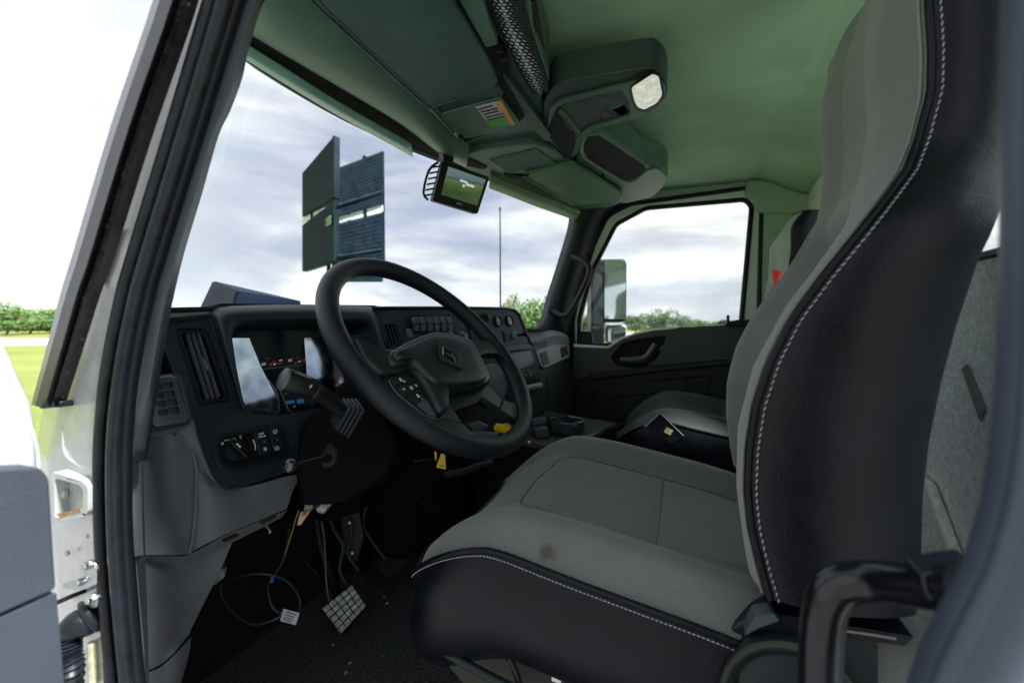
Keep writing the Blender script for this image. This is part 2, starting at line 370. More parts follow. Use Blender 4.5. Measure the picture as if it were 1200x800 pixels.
# trees ------------------------------------------------------------
leafs = [mat('leaf_green_a', (.060, .115, .030), .7, var=(.7, .4)), mat('leaf_green_b', (.085, .16, .035), .7, var=(.7, .4)), mat('leaf_green_c', (.05, .09, .04), .75, var=(.7, .4))]
bark = mat('tree_bark', (.11, .085, .06), .9, bump=(12, .8))
def crown_mesh(seed, n, lobes, size):
    rg = random.Random(seed); mb = MB(); cs = []
    for i in range(lobes):
        a = rg.uniform(0, 6.28); rr = rg.uniform(0, .62)
        cs.append((Vector((rr*math.cos(a), rr*math.sin(a), rg.uniform(.32, .86))), rg.uniform(.16, .33)))
    for i in range(n):
        c, q = rg.choice(cs); d = Vector((rg.gauss(0, 1), rg.gauss(0, 1), rg.gauss(0, 1))).normalized()
        p = c+d*q*rg.uniform(.55, 1.08); u = Vector((rg.gauss(0, 1), rg.gauss(0, 1), rg.gauss(0, 1))).normalized(); v = u.orthogonal().normalized()
        s = size*rg.uniform(.35, 1.0)
        mb.add([p-u*s, p+v*s*.6, p+u*s, p-v*s*.6], [(0, 1, 2, 3)])
    return mb
def tree(x, y, h, wd, seed, m, lab, grp, n=3200):
    t = thing('tree', (x, y, GZ), lab, 'tree', grp); b = Vector((x, y, GZ)); rg = random.Random(seed)
    mb = MB().tube([b, b+Vector((.05*wd, 0, h*.3)), b+Vector((0, .03*wd, h*.7))], [.045*h, .03*h, .01*h], 8, sm=3)
    for i in range(5):
        a = rg.uniform(0, 6.28); z0 = h*rg.uniform(.22, .45)
        mb.tube([b+Vector((0, 0, z0)), b+Vector((math.cos(a)*wd*.2, math.sin(a)*wd*.2, z0+h*.15)), b+Vector((math.cos(a)*wd*.38, math.sin(a)*wd*.38, z0+h*.28))], [.018*h, .012*h, .005*h], 6)
    link('trunk', mb, bark, t)
    c = crown_mesh(seed, n, 13, .055); c.v = [Vector((v.x*wd*.62+b.x, v.y*wd*.62+b.y, v.z*h+b.z)) for v in c.v]
    link('crown', c, m, t, angle=180, recalc=False)
def at(px, dist):                      # a ground point seen in the direction of column px, dist metres off
    d = ray(px, 381); d.z = 0; d.normalize(); return d*dist
TG = 'trees along the far edge of the field'
i = 0
for px, dist, h, wd, lab in [
    (-45, 120, 5.8, 14, 'tall tree at the far left edge of the field'), (6, 130, 4.8, 13, 'low round tree beyond the field left of the windshield pillar'),
    (34, 150, 5.0, 15, 'bushy tree in the middle of the left treeline'), (58, 140, 5.2, 13, 'yellow-green tree at the right of the left treeline'),
    (95, 150, 5.6, 15, 'tree beyond the field hidden mostly by the pillar seal'),
    (243, 170, 6.0, 12, 'distant hazy tree seen just above the left dash corner'), (410, 150, 5.6, 13, 'low distant tree seen through the top of the steering wheel'),
    (592, 34, 3.7, 3.4, 'thin young tree seen behind the antenna'), (622, 26, 3.2, 4.2, 'bright leafy bush beside the passenger windshield pillar'), (640, 30, 3.0, 4, 'smaller leafy bush right against the passenger pillar'),
    (690, 70, 4.0, 7, 'tree seen in the gap left of the passenger mirror'),
    (745, 90, 3.5, 9, 'low tree just right of the passenger mirror'), (772, 85, 4.2, 8, 'tallest round tree seen through the passenger window'),
    (790, 95, 3.6, 9, 'tree right behind the round tree in the passenger window'), (812, 105, 3.2, 9, 'small tree at the rear end of the passenger window treeline'), (850, 150, 3.5, 16, 'faint low tree near the rear corner of the passenger window')]:
    p = at(px, dist); tree(p.x, p.y, h, wd, 11+i*3, leafs[(1, 1, 0, 1, 0, 2, 2, 1, 1, 1, 0, 0, 0, 2, 0, 2)[i]], lab, TG); i += 1
# hedge: a mass of scrub in front of the left treeline
hb = MB(); rg = random.Random(5); hA, hB = at(-120, 215), at(240, 200)
for k in range(9000):
    q = rg.random(); c = hA.lerp(hB, q); x = q*110; hh = 2.4+.7*math.sin(x*.5)+.4*math.sin(x*1.7)
    p = Vector((c.x+rg.gauss(0, 1), c.y+rg.gauss(0, 1.2), GZ+rg.uniform(0, 1)*hh)); u = Vector((rg.gauss(0, 1), rg.gauss(0, 1), rg.gauss(0, 1))).normalized(); v = u.orthogonal().normalized(); s = rg.uniform(.3, .7)
    hb.add([p-u*s, p+v*s*.6, p+u*s, p-v*s*.6], [(0, 1, 2, 3)])
hg = link('scrub_hedge', hb, mat('hedge_leaf', (.13, .12, .04), .8, var=(.4, .4)), angle=180, kind='stuff', recalc=False)
hg['label'] = 'low brown-green scrub hedge running across the far side of the field'; hg['category'] = 'hedge'
# double-deck billboard -----------------------------------------------
sb = thing('billboard', (at(392, 26).x, at(392, 26).y, GZ), 'tall dark two-tier billboard with panels folded in a V beyond the windshield', 'billboard')
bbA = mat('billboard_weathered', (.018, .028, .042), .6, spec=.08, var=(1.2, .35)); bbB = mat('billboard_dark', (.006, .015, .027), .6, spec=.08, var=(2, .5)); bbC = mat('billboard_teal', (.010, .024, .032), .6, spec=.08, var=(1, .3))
bbw = mat('billboard_rail', (.62, .66, .70), .5); bbg = mat('billboard_green', (.07, .16, .05), .5)
DA, DB, DC = 30.0, 26.0, 29.0       # depth of left edge, spine, right edge
def vx(px, py, d): return PD(px, py, d)
def panel(nm, a, b, c, d, da, db, m, th=.35, **k):
    P = [vx(*a, da), vx(*b, db), vx(*c, db), vx(*d, da)]; n = (P[1]-P[0]).cross(P[3]-P[0]).normalized()
    if n.dot(P[0]) < 0: n = -n
    return link(nm, MB().prism(P, n*th), m, sb, bevel=.02, **k)
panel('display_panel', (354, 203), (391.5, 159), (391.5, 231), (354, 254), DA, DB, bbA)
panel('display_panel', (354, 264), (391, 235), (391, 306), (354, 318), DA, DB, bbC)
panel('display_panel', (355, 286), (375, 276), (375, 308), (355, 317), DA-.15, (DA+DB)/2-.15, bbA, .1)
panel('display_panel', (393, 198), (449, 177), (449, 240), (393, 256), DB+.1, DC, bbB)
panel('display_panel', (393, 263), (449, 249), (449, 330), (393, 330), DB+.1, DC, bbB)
panel('walkway_rail', (392, 256.5), (449, 240.5), (449, 248), (392, 262.5), DB+.3, DC+.2, bbw, .05)
panel('walkway_rail', (354, 255), (375, 243), (375, 250), (354, 262), DA+.3, (DA+DB)/2+.3, bbw, .05)
panel('green_patch', (378, 258), (387, 252), (387, 263), (378, 268), (DA+DB)/2-.4, DB-.1, bbg, .05)
for px, y0, y1, dd in ((392, 160, 318, DB+.5), (427, 183, 318, 27.9), (408, 196, 318, 27.3), (366, 250, 312, 29.1), (448, 178, 318, DC+.4), (385, 300, 381, 27.5)):
    a = vx(px, y0, dd); link('support_post', MB().tube([a, Vector((a.x, a.y, vx(px, y1, dd).z if y1 < 381 else GZ))], .12, 8), bbB, sb)
sl_ = MB()
for k in range(16):
    f = (k+.5)/16
    for (y0a, y1a, y0b, y1b, xa, xb, d0, d1) in ((203, 254, 159, 231, 354.5, 391, DA-.12, DB-.12), (264, 318, 235, 306, 354.5, 391, DA-.12, DB-.12), (198, 256, 177, 240, 394, 448.5, DB-.02, DC-.12), (263, 330, 249, 330, 394, 448.5, DB-.02, DC-.12)):
        sl_.tube([vx(xa, y0a+(y1a-y0a)*f, d0), vx(xb, y0b+(y1b-y0b)*f, d1)], .016, 4)
link('panel_slats', sl_, mat('slat_paint', (.012, .020, .030), .6, spec=.08), sb, kind='stuff')
for py0, py1 in ((240, 224), (300, 292)):
    link('cross_beam', MB().tube([vx(396, py0, DB+.0), vx(447, py1, DC-.2)], .07, 6), bbA, sb)

# ================================================================== TRUCK SHELL (outside pieces first)
def hl_(v_): return .47*(1.10+1.25*v_)+.06
hood = MB().grid([[Vector((hl_(v_)+(2.44-2*hl_(v_))*u_, 1.10+1.25*v_, -.045-.06*v_-.05*(2*u_-1)**2)) for u_ in [k/12 for k in range(13)]] for v_ in [j/6 for j in range(7)]])
struct(link('truck_hood', hood, white, solid=.02))
cow = thing('hood_cover', (.95, 1.5, -.25), 'dark blue-grey peaked cover rising above the dash beyond the windshield', 'cover')
bluecov = mat('weathered_blue_sheet', (.014, .018, .032), .6, spec=.12, var=(18, .25), bump=(40, .3)); bluecov2 = mat('blue_sheet', (.006, .012, .028), .6, spec=.12, var=(10, .2))
A_ = PD(252, 329.5, 1.75); B_ = PD(226, 384, 1.9); C_ = PD(280, 341, 1.55); D_ = PD(352, 352.5, 1.75); E_ = PD(262, 396, 1.5); G_ = PD(356, 396, 1.75)
dwn = Vector((0, 0, -.12)); bk = Vector((.1, .45, -.05))
link('side_face', MB().prism([A_, B_, E_+dwn*.2, C_], bk*.05), bluecov, cow)
link('front_face', MB().prism([C_, D_, G_, E_+dwn*.2], bk*.05), bluecov2, cow)
link('top_face', MB().prism([A_, C_, D_, D_+bk*.06, A_+bk*.06], Vector((0, 0, -.01))), bluecov2, cow)
an = thing('antenna', PD(586, 372, 3.2), 'thin black whip antenna standing on the passenger side of the hood', 'antenna')
link('whip', MB().tube([PD(586, 245, 3.2), PD(586.5, 372, 3.2)], [.004, .006], 6), blackp, an)
link('antenna_base', MB().lathe(PD(586.5, 378, 3.2), (0, 0, 1), [(.02, 0), (.018, .05), (.008, .08)], 10), blackp, an)
link('tip', MB().lathe(PD(586, 245, 3.2), (0, 0, 1), [(.006, -.012), (.008, 0), (.006, .012)], 8), blackp, an)
# passenger mirror
mi = thing('side_mirror', PX(712, 403, 2.42), 'tall black truck mirror outside the passenger window', 'mirror')
dm = 2.36
link('mirror_housing', MB().prism([PD(a, b, dm) for a, b in rnd([(692, 303), (733, 303), (735, 402.5), (692, 403)], 9, 5)][:0] or [PD(a, b, dm) for a, b in rnd([(693, 316), (703, 303.5), (732, 303), (735, 308), (734.5, 377), (709, 377), (709, 405), (692.5, 405)], 4)], FW*.14), darkp, mi, bevel=.012, seg=3)
link('flat_glass', MB().prism([PD(a, b, dm-.004) for a, b in rnd([(708.5, 304.5), (731.5, 305), (733.5, 309), (733, 374), (708.5, 373.5)], 2.5)], FW*.004), mirror, mi)
mwhite = [PD(a, b, dm+.02) for a, b in rnd([(711, 381), (734, 380), (735.5, 399), (711, 402)], 3)]
link('convex_housing', MB().prism(mwhite, FW*.06), white, mi, bevel=.008)
link('convex_glass', MB().prism([PD(a, b, dm+.012) for a, b in rnd([(719, 383), (733, 382), (734, 393), (719, 396)], 3)], FW*.008), mirror, mi)
link('mirror_arm', MB().tube([PD(700, 404, dm+.05), PD(700, 412, dm+.1), PD(690, 425, dm+.1)], .02, 8), blackp, mi)
link('mirror_arm', MB().tube([PD(697, 320, dm+.1), PD(690, 318, dm+.05)], .015, 8), blackp, mi)

# ------------------------------------------------------------------ windshield, header trim
hdr = [(.31, .30, .44), (.42, .56, .485), (.61, .76, .50), (.85, .80, .505), (1.14, .765, .505), (1.48, .66, .505), (1.80, .565, .505), (2.09, .47, .505), (2.17, .42, .49)]
bot = [(.33, .60, -.03), (.45, .82, -.03), (.63, 1.05, -.03), (.85, 1.15, -.03), (1.14, 1.17, -.03), (1.48, 1.12, -.03), (1.80, .98, -.03), (2.09, .80, -.03), (2.17, .70, -.03)]
H_, _ = smooth([Vector(p) for p in hdr], 4); Bt, _ = smooth([Vector(p) for p in bot], 4)
ws = thing('windshield', (1.2, 1.1, -.03), 'wide curved truck windshield with a pale green shade edge along its top', 'windshield')
link('glass', MB().grid([[b.lerp(h, t/8)+Vector((0, .0, 0))+(b-h).cross(Vector((1, 0, 0))).normalized()*0 for t in range(9)] for b, h in zip(Bt, H_)]), glassw, ws, angle=180)
# pale green band just under the header
bA = [(262, 50), (286, 66), (340, 100), (400, 136), (484, 182.5)]; bB = [(262, 33), (286, 49), (340, 83), (400, 121), (482, 168)]
rA = [PZ(a, b, .497-.004*k) for k, (a, b) in enumerate(bA)]; rB = [PZ(a, b, .497-.004*k) for k, (a, b) in enumerate(bB)]
rA, _ = smooth(rA, 4); rB, _ = smooth(rB, 4)
link('shade_band', MB().grid([rA, [a.lerp(b, .5)+Vector((0, 0, -.002)) for a, b in zip(rA, rB)], rB]), shade, ws, solid=.004)
bA = [(573, 218), (600, 228.5), (630, 240.5), (662, 252), (676, 257)]; bB = [(575, 203), (600, 214), (630, 226), (662, 239), (680, 247)]
rA = [PZ(a, b, .488) for a, b in bA]; rB = [PZ(a, b, .488) for a, b in bB]; rA, _ = smooth(rA, 4); rB, _ = smooth(rB, 4)
struct(link('header_trim', MB().grid([rA, rB]), mat('yellow_green_trim', (.13, .25, .11), .6, bump=(500, .4)), solid=.008))
struct(link('windshield_header', MB().tube([h+Vector((0, .04, .05)) for h in H_], .020, 8), overd))
# roof shell above everything
struct(link('roof_panel', MB().prism([Vector(p) for p in ((.22, -.62, .68), (2.26, -.62, .68), (2.26, .40, .68), (1.9, .66, .66), (1.2, .9, .66), (.6, .84, .66), (.22, .42, .66))], Vector((0, 0, .03))), white))
# headliner: flat field, rear slope, side rolls
def ymx(x): return interp([(h.x, h.y-.015) for h in H_], x)
hx = [.30, .34, .42, .6, .9, 1.3, 1.7, 1.9, 2.02, 2.09, 2.13]
def hz(x, y):
    z = .625
    z -= .085*sstep(-.27, -.50, y) + .02*sstep(.3, .6, y)
    if x > 1.95: z -= .028*((x-1.95)/.18)**2
    if x < .42: z -= .05*((.42-x)/.12)**2
    return z
ys = [-.50, -.45, -.40, -.34, -.30, -.285, -.275, -.265, -.25, -.1, .1, .3, .45, .6, .72]
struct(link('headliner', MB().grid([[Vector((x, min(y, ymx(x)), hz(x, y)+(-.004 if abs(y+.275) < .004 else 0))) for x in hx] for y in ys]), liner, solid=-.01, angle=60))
# passenger wall above and behind the door
struct(link('wall_above_door', MB().grid([[Vector((2.12, y, .605)), Vector((2.14, y, .60)), Vector((2.15, y, .562-.045*y))] for y in (-.62, -.3, 0, .3, .45)]), lineredge, solid=-.01))
struct(link('passenger_pillar_trim', MB().prism([Vector((2.14, y, z)) for y, z in ((-.305, .60), (-.305, -.78), (-.62, -.78), (-.62, .60))], Vector((.03, 0, 0))), lineredge, bevel=.004))
struct(plate('passenger_door_surround', [(700, 262), (704, 228), (740, 205), (1000, 180), (1000, 420), (889, 420), (675, 415), (672, 372), (692, 292)], ('x', 2.172), .02, lineredge, bevel=0, holes=[[(680, 405), (682, 374), (702, 289), (718, 257), (744, 246), (877, 229), (886, 236), (882, 404)]]))
# corner moulding at the roof end of that pillar
plate('corner_moulding', [(872, 226), (878, 206), (905, 199), (925, 183), (935, 158), (945, 155), (962, 168), (985, 170), (985, 250), (892, 250)], ('x', 2.125), .02, lineredge, bevel=.01, r=5)['kind'] = 'structure'
# rear wall with its window
ry = -.47
wo = [(.30, -.8), (2.15, -.8), (2.15, .60), (.30, .60)]; wh = rnd([(.46, .125), (.965, .115), (1.50, .115), (1.56, .44), (.46, .44)], .05)
struct(link('rear_wall', MB().prism([Vector((a, ry, b)) for a, b in wo], Vector((0, -.05, 0)), [[Vector((a, ry, b)) for a, b in wh]]), wall))
struct(link('rear_window_seal', MB().tube([Vector((a, ry+.004, b)) for a, b in wh], .007, 6, closed=True), rubber))
rw = link('rear_window', MB().prism([Vector((a, ry-.02, b)) for a, b in wh], Vector((0, -.005, 0))), glassc); tag(rw, 'rear cab window glass seen past the edge of the driver backrest', 'window')
# raised and recessed mouldings of the rear trim, near the driver side
def rearplate(nm, px, th, m, **k): return plate(nm, px, ('y', ry+th), th-.002, m, **k)
for nm, px, th in (('rear_trim_moulding', [(1152, 490), (1230, 425), (1280, 420), (1280, 860), (1225, 860), (1180, 640)], .022), ('rear_trim_moulding', [(1163, 300), (1260, 292), (1260, 322), (1160, 330)], .018),
                   ('rear_trim_moulding', [(1060, 540), (1085, 565), (1118, 655), (1135, 860), (1060, 860)], .02)):
    struct(rearplate(nm, px, th, wall, bevel=.008, seg=3))
struct(rearplate('rear_trim_slot', [(1126, 432), (1132, 426), (1153, 478), (1148, 494)], .004, mat('slot_grey', (.22, .25, .235), .7), bevel=.002))
struct(link('rear_trim_button', MB().lathe(PY(1193, 373, ry), (0, 1, 0), [(.02, 0), (.02, .006), (.014, .01), (.002, .011)], 16), greyp))
# driver side rear quarter trim
struct(link('driver_quarter_panel', MB().prism([Vector((.27, y, z)) for y, z in ((-.24, -.50), (-.24, -.8), (-.50, -.8), (-.50, -.50))], Vector((.02, 0, 0))), wall, bevel=.004))
# floor and firewall
struct(link('passenger_kick_wall', MB().prism([Vector((2.155, y, z)) for y, z in ((.30, -.80), (1.05, -.80), (1.20, -.03), (.40, -.03))], Vector((.02, 0, 0))), darkp))
struct(link('driver_kick_wall', MB().prism([Vector(p) for p in ((.345, .62, -.80), (.62, 1.15, -.80), (.63, 1.17, -.03), (.345, .62, -.03))], Vector((.01, -.005, 0))), darkp))
struct(link('cab_floor', MB().prism([Vector(p) for p in ((.26, -.5, -.80), (2.18, -.5, -.80), (2.18, 1.2, -.80), (.63, 1.2, -.80), (.33, .62, -.80), (.29, .5, -.80))], Vector((0, 0, -.04))), floorm))
fm = MB()                               # ribbed rubber mat
for k in range(46):
    xx = .50+k*.012; fm.box((xx, .36, -.793), (.0035, 0, 0), (0, .22, 0), (0, 0, .004))
fmo = link('floor_mat', fm, floorm, kind='stuff'); fmo['label'] = 'ribbed black rubber mat on the cab floor in front of the driver seat'; fmo['category'] = 'floor mat'
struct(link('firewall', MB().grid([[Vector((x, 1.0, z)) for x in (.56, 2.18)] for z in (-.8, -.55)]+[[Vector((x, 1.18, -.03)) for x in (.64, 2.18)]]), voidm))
rg = random.Random(3); gr = MB()
for k in range(26):
    p = Vector((rg.uniform(.55, 1.1), rg.uniform(.35, .85), -.793)); s = rg.uniform(.0015, .004); gr.box(p, (s, 0, 0), (0, s*.7, 0), (0, 0, s*.4))
gro = link('floor_grit', gr, mat('grit', (.45, .42, .32), .9), kind='stuff'); gro['label'] = 'small bits of straw and grit scattered on the cab floor'; gro['category'] = 'debris'

# ------------------------------------------------------------------ passenger pillar + handle
pl_ = [(676, 246), (675, 262), (664, 300), (648, 350), (641, 375), (628, 388)]; pr_ = [(735, 238), (711, 252), (696, 289), (678, 345), (672, 372), (668, 408)]
PLv = [PX(a, b, 2.03-.0*i) for i, (a, b) in enumerate(pl_)]; PRv = [PX(a, b, 2.13) for a, b in pr_]
PLs, _ = smooth(PLv, 4); PRs, _ = smooth(PRv, 4)
struct(link('passenger_windshield_pillar', MB().grid([[l+Vector((.05, .05, 0)), l, l.lerp(r_, .35)+Vector((-.028, -.008, 0)), l.lerp(r_, .7)+Vector((-.02, 0, 0)), r_, r_+Vector((.04, .02, 0))] for l, r_ in zip(PLs, PRs)]), darkp, solid=-.006, angle=70))
gh = thing('grab_handle', PX(647, 364, 2.0), 'dark grey curved grab handle bolted to the passenger windshield pillar', 'handle')
hp = [PX(670, 300, 2.0), PX(683, 305, 1.97), PX(690.5, 313, 1.955), PX(688, 327, 1.955), PX(676, 352, 1.96), PX(667, 366, 1.965), PX(660, 370, 1.97), PX(648, 364, 2.0)]
link('grip', MB().tube(hp, .0125, 10, sm=5), darkp, gh)
for a, b in ((671, 300), (648, 364.5)):
    c = PX(a, b, 1.995); link('bolt_boss', MB().lathe(c, (-1, -.1, 0), [(.024, -.02), (.024, 0), (.014, .002), (.013, -.004), (.001, -.004)], 14), darkp, gh)
    link('bolt_socket', MB().lathe(c, (-1, -.1, 0), [(.012, -.003), (.012, .001), (.001, .001)], 10), voidm, gh)

# ------------------------------------------------------------------ passenger door
dx = 2.15
pd = thing('passenger_door', (dx, .1, -.7), 'closed passenger door with pale framed window and dark grey trim panel', 'door')
outer = [(672, 412), (669, 372), (695, 288), (711, 253), (738, 239), (881, 219.5), (893, 231), (889, 380), (889, 560), (672, 560)]
fo = rnd([(674, 410), (674, 374), (697, 289), (713, 255), (740, 241), (880, 222), (891, 233), (888, 410)], 7)
gi = rnd([(678, 405), (679, 372), (695, 316), (722, 263), (757, 244), (873, 234), (881, 242), (868, 384), (850, 400)], 5)
plate('window_frame', fo, ('x', dx), .03, frameg, pd, holes=[gi], bevel=.004)
def ptube(nm, px, x, r, m, par, closed=True, seg=8, sm=0): return link(nm, MB().tube([PX(a, b, x) for a, b in px], r, seg, closed=closed, sm=sm), m, par)
ptube('outer_seal', rnd([(673, 414), (671, 372), (695.5, 288), (712, 253), (739, 239), (881, 219.5), (893, 231), (888, 415)], 8), dx-.004, .0095, blackp, pd)
ptube('inner_seal', gi, dx-.001, .0105, blackp, pd)
plate('window_glass', gi, ('x', dx+.012), .005, glassc, pd)
top = [(670, 404), (712, 406.5), (727, 397), (742, 391), (765, 386), (790, 384), (856, 380.5), (892, 377)]
plate('trim_panel', rnd(top, 4)+[(892, 436), (850, 424), (770, 432), (668, 444)], ('x', dx-.03), .05, greyp if 0 else mat('door_trim_upper', (.040, .045, .050), .55, bump=(800, .4)), pd, bevel=.006, holes=[rnd([(715, 418), (728, 402), (748, 396), (783, 391), (770, 420), (753, 432), (722, 429)], 5)])
plate('window_sill_strip', [(672, 403), (712, 405.5), (728, 395.5), (744, 389.5), (766, 385), (790, 382.5), (792, 385), (766, 387.2), (744, 392), (728, 398), (713, 408), (672, 406.5)], ('x', dx-.036), .01, frameg, pd, bevel=.001)
plate('door_skin', [(672, 408), (712, 409), (742, 393), (790, 386), (888, 380), (888, 700), (660, 700)], ('x', dx+.012), .02, darkp, pd, bevel=0)
plate('lower_panel', [(668, 440), (770, 430), (850, 422), (892, 430), (892, 640), (660, 640)], ('x', dx-.02), .04, darkp, pd, bevel=.003)
rec = [(695, 458), (765, 445), (833, 439), (829, 452), (815, 480), (740, 500), (700, 490), (692, 470)]
ptube('panel_moulding', rnd(rec, 8), dx-.021, .006, darkp, pd)
plate('armrest_pad', rnd([(700, 455), (765, 447), (806, 443), (803, 458), (708, 466)], 3), ('x', dx-.03), .012, darkp, pd, bevel=.004)
plate('armrest_ledge', [(690, 437), (770, 428), (850, 421), (880, 424), (880, 430), (850, 428), (770, 436), (690, 446)], ('x', dx-.045), .03, darkp, pd, bevel=.006)
plate('handle_recess', rnd([(716, 418), (729, 403), (748, 398), (781, 393), (769, 419), (753, 430), (723, 428)], 4), ('x', dx-.012), .006, voidm, pd)
ptube('inner_door_handle', [(727, 421), (740, 421), (752, 419.5), (759, 415), (767, 403)], dx-.04, .010, mat('handle_grey', (.14, .15, .16), .35), pd, closed=False, sm=4)
plate('handle_base', rnd([(735, 417), (757, 416), (762, 424), (738, 427)], 2), ('x', dx-.034), .02, darkp, pd, bevel=.003)
plate('lock_base', [(851, 377), (868, 374), (888, 375), (888, 381), (851, 383)], ('x', dx-.045), .05, darkp, pd, bevel=.004)
link('lock_pin', MB().lathe(PX(853, 379, dx-.05), (0, 0, 1), [(.006, 0), (.006, .03), (.004, .036)], 8), blackp, pd)
plate('armrest_end', rnd([(862, 425), (878, 398), (892, 396), (892, 460), (862, 460)], 6), ('x', dx-.05), .03, blackp, pd, bevel=.008)

# ------------------------------------------------------------------ driver side door opening, left of the picture
def ribbon(nm, rows, m, th=0, kind='structure', parent=None, sm=4, angle=60):
    cols = list(zip(*[[cut(a, b, ('x', x)) for a, b, x in r] for r in rows])); cols = [smooth(list(c), sm)[0] for c in cols]
    o = link(nm, MB().grid([list(r) for r in zip(*cols)]), m, parent, solid=th, angle=angle)
    if kind: o['kind'] = kind
    return o
# white painted pillar
ribbon('driver_pillar_body', [[(222, -60, .300), (243, -60, .296), (262, -60, .296), (300, -60, .31)], [(205, 0, .300), (227, 0, .290), (240, 0, .288), (275, 0, .31)], [(146, 150, .300), (178, 150, .290), (196, 150, .288), (225, 150, .31)],
  [(95, 300, .30), (129, 300, .290), (148, 300, .288), (190, 300, .31)], [(70, 400, .30), (95, 400, .288), (126, 400, .286), (165, 400, .31)], [(50, 480, .31), (70, 480, .286), (113, 480, .286), (150, 480, .31)],
  [(40, 560, .33), (58, 560, .292), (110, 560, .286), (140, 560, .31)], [(42, 680, .335), (70, 680, .300), (116, 680, .286), (140, 680, .31)], [(50, 860, .335), (85, 860, .300), (124, 860, .286), (150, 860, .31)]], white, -.006)
# outer rubber channel (wet) with ridges
wsl = thing('window_channel', PX(58, 478, .28), 'wet black rubber channel hanging down the left pillar with a square lower end', 'rubber channel')
chan = [(192-6, -30, 40), (187, 0, 40), (136, 150, 40), (91, 300, 38), (77, 345, 35), (60, 410, 31), (43, 474, 27)]
def chrows(f0, f1, x0, x1): return [[(a+w_*f0, b, x0), (a+w_*(f0*.6+f1*.4), b, min(x0, x1)-.004), (a+w_*f1, b, x1)] for a, b, w_ in chan]
ribbon('outer_lip', chrows(0, .30, .276, .272), mat('channel_satin', (.045, .055, .07), .3, var=(60, .3)), -.004, None, wsl)
ribbon('ridge', chrows(.30, .50, .268, .272), rubber, -.006, None, wsl)
ribbon('inner_channel', chrows(.50, .98, .276, .281), mat('wet_rubber', (.018, .019, .02), .25, bump=(220, 1.2), var=(90, .6)), -.005, None, wsl)
link('end_cap', MB().prism([PX(a, b, .274) for a, b in ((43, 474), (69, 470), (70, 477), (47, 479))], Vector((.012, 0, 0))), blackp, wsl, bevel=.001)
drp = MB(); rg = random.Random(9)
for k in range(90):
    s = rg.random(); f = rg.random(); j = s*(len(chan)-1.001); i0 = int(j); q = j-i0
    a = chan[i0][0]*(1-q)+chan[i0+1][0]*q; b = chan[i0][1]*(1-q)+chan[i0+1][1]*q; w_ = chan[i0][2]
    c = PX(a+w_*f*.95, b, .268); r_ = rg.uniform(.0003, .0011); drp.lathe(c, (-1, 0, 0), [(r_, 0), (r_*.7, r_*.5), (r_*.1, r_*.7)], 8)
for k in range(40):
    a, b = rg.uniform(80, 130), rg.uniform(300, 560)
    if a > 70+ (560-b)*.1: drp.lathe(PX(a, b, .2845), (-1, 0, 0), [(.0006, 0), (.0004, .0004), (.0001, .0005)], 6)
dro = link('water_drops', drp, glass('water_drop', (.9, .93, .95), .12), wsl, kind='stuff')
# front mirror bracket sliver left of the channel
ribbon('pillar_outer_trim', [[(122, 196, .30), (128, 190, .29)], [(112, 215, .30), (120, 215, .29)], [(85, 300, .30), (92, 300, .29)], [(62, 380, .30), (72, 380, .29)], [(38, 468, .30), (50, 468, .29)]], mat('satin_grey_trim', (.14, .16, .18), .35), -.003)
# the door opening's rubber seal : two ridges
seal = thing('door_seal', PX(145, 800, .285), 'black double-ridge rubber weather seal running down the driver door opening', 'seal')
s1 = [(267, -60), (248, 0), (203, 150), (157, 300), (143, 350), (127, 430), (119, 500), (117, 560), (119, 640), (125, 720), (133, 800), (139, 870)]
link('outer_ridge', MB().tube([PX(a, b, .286) for a, b in s1], .0062, 12, sm=6, flat=1), rubber, seal)
link('inner_ridge', MB().tube([PX(a+16, b, .283) for a, b in s1], .0064, 12, sm=6, flat=1.0), rubber, seal)
link('seal_web', MB().tube([PX(a+28, b, .292) for a, b in s1], .0068, 10, sm=6), blackp, seal)
link('pinch_weld', MB().tube([PX(a-7, b, .288) for a, b in s1], .0016, 6, sm=4), mat('weld_edge', (.32, .34, .26), .5, var=(300, .6)), seal)
# interior pillar trim
ribbon('driver_pillar_trim', [[(280, -60, .305), (300, -60, .30), (322, -60, .31), (345, -60, .34)], [(256, 0, .305), (275, 0, .297), (300, 0, .30), (310, 0, .34)], [(243, 60, .305), (262, 60, .297), (280, 60, .30), (291, 60, .34)],
  [(230, 100, .305), (250, 100, .297), (272, 100, .30), (284, 92, .34)], [(222, 128, .305), (243, 128, .297), (262, 128, .30), (270, 130, .34)],
  [(214, 160, .305), (232, 160, .297), (248, 160, .30), (256, 160, .34)], [(196, 230, .305), (212, 230, .297), (228, 230, .30), (236, 230, .34)], [(178, 300, .305), (194, 300, .297), (207, 300, .30), (215, 300, .34)],
  [(163, 370, .305), (178, 370, .30), (190, 370, .305), (199, 370, .34)], [(150, 450, .305), (166, 450, .305), (176, 450, .31), (186, 450, .34)], [(146, 540, .305), (155, 540, .305), (165, 540, .32), (172, 540, .34)]], mat('pillar_trim_plastic', (.055, .07, .085), .5, bump=(800, .5)), -.004)
link('coat_hook', MB().tube([PX(312, -4, .33), PX(297, 14, .325), PX(287, 24, .325)], .0012, 6), blackp); tag(bpy.data.objects['coat_hook'], 'small black strap hook at the top of the left pillar', 'hook')
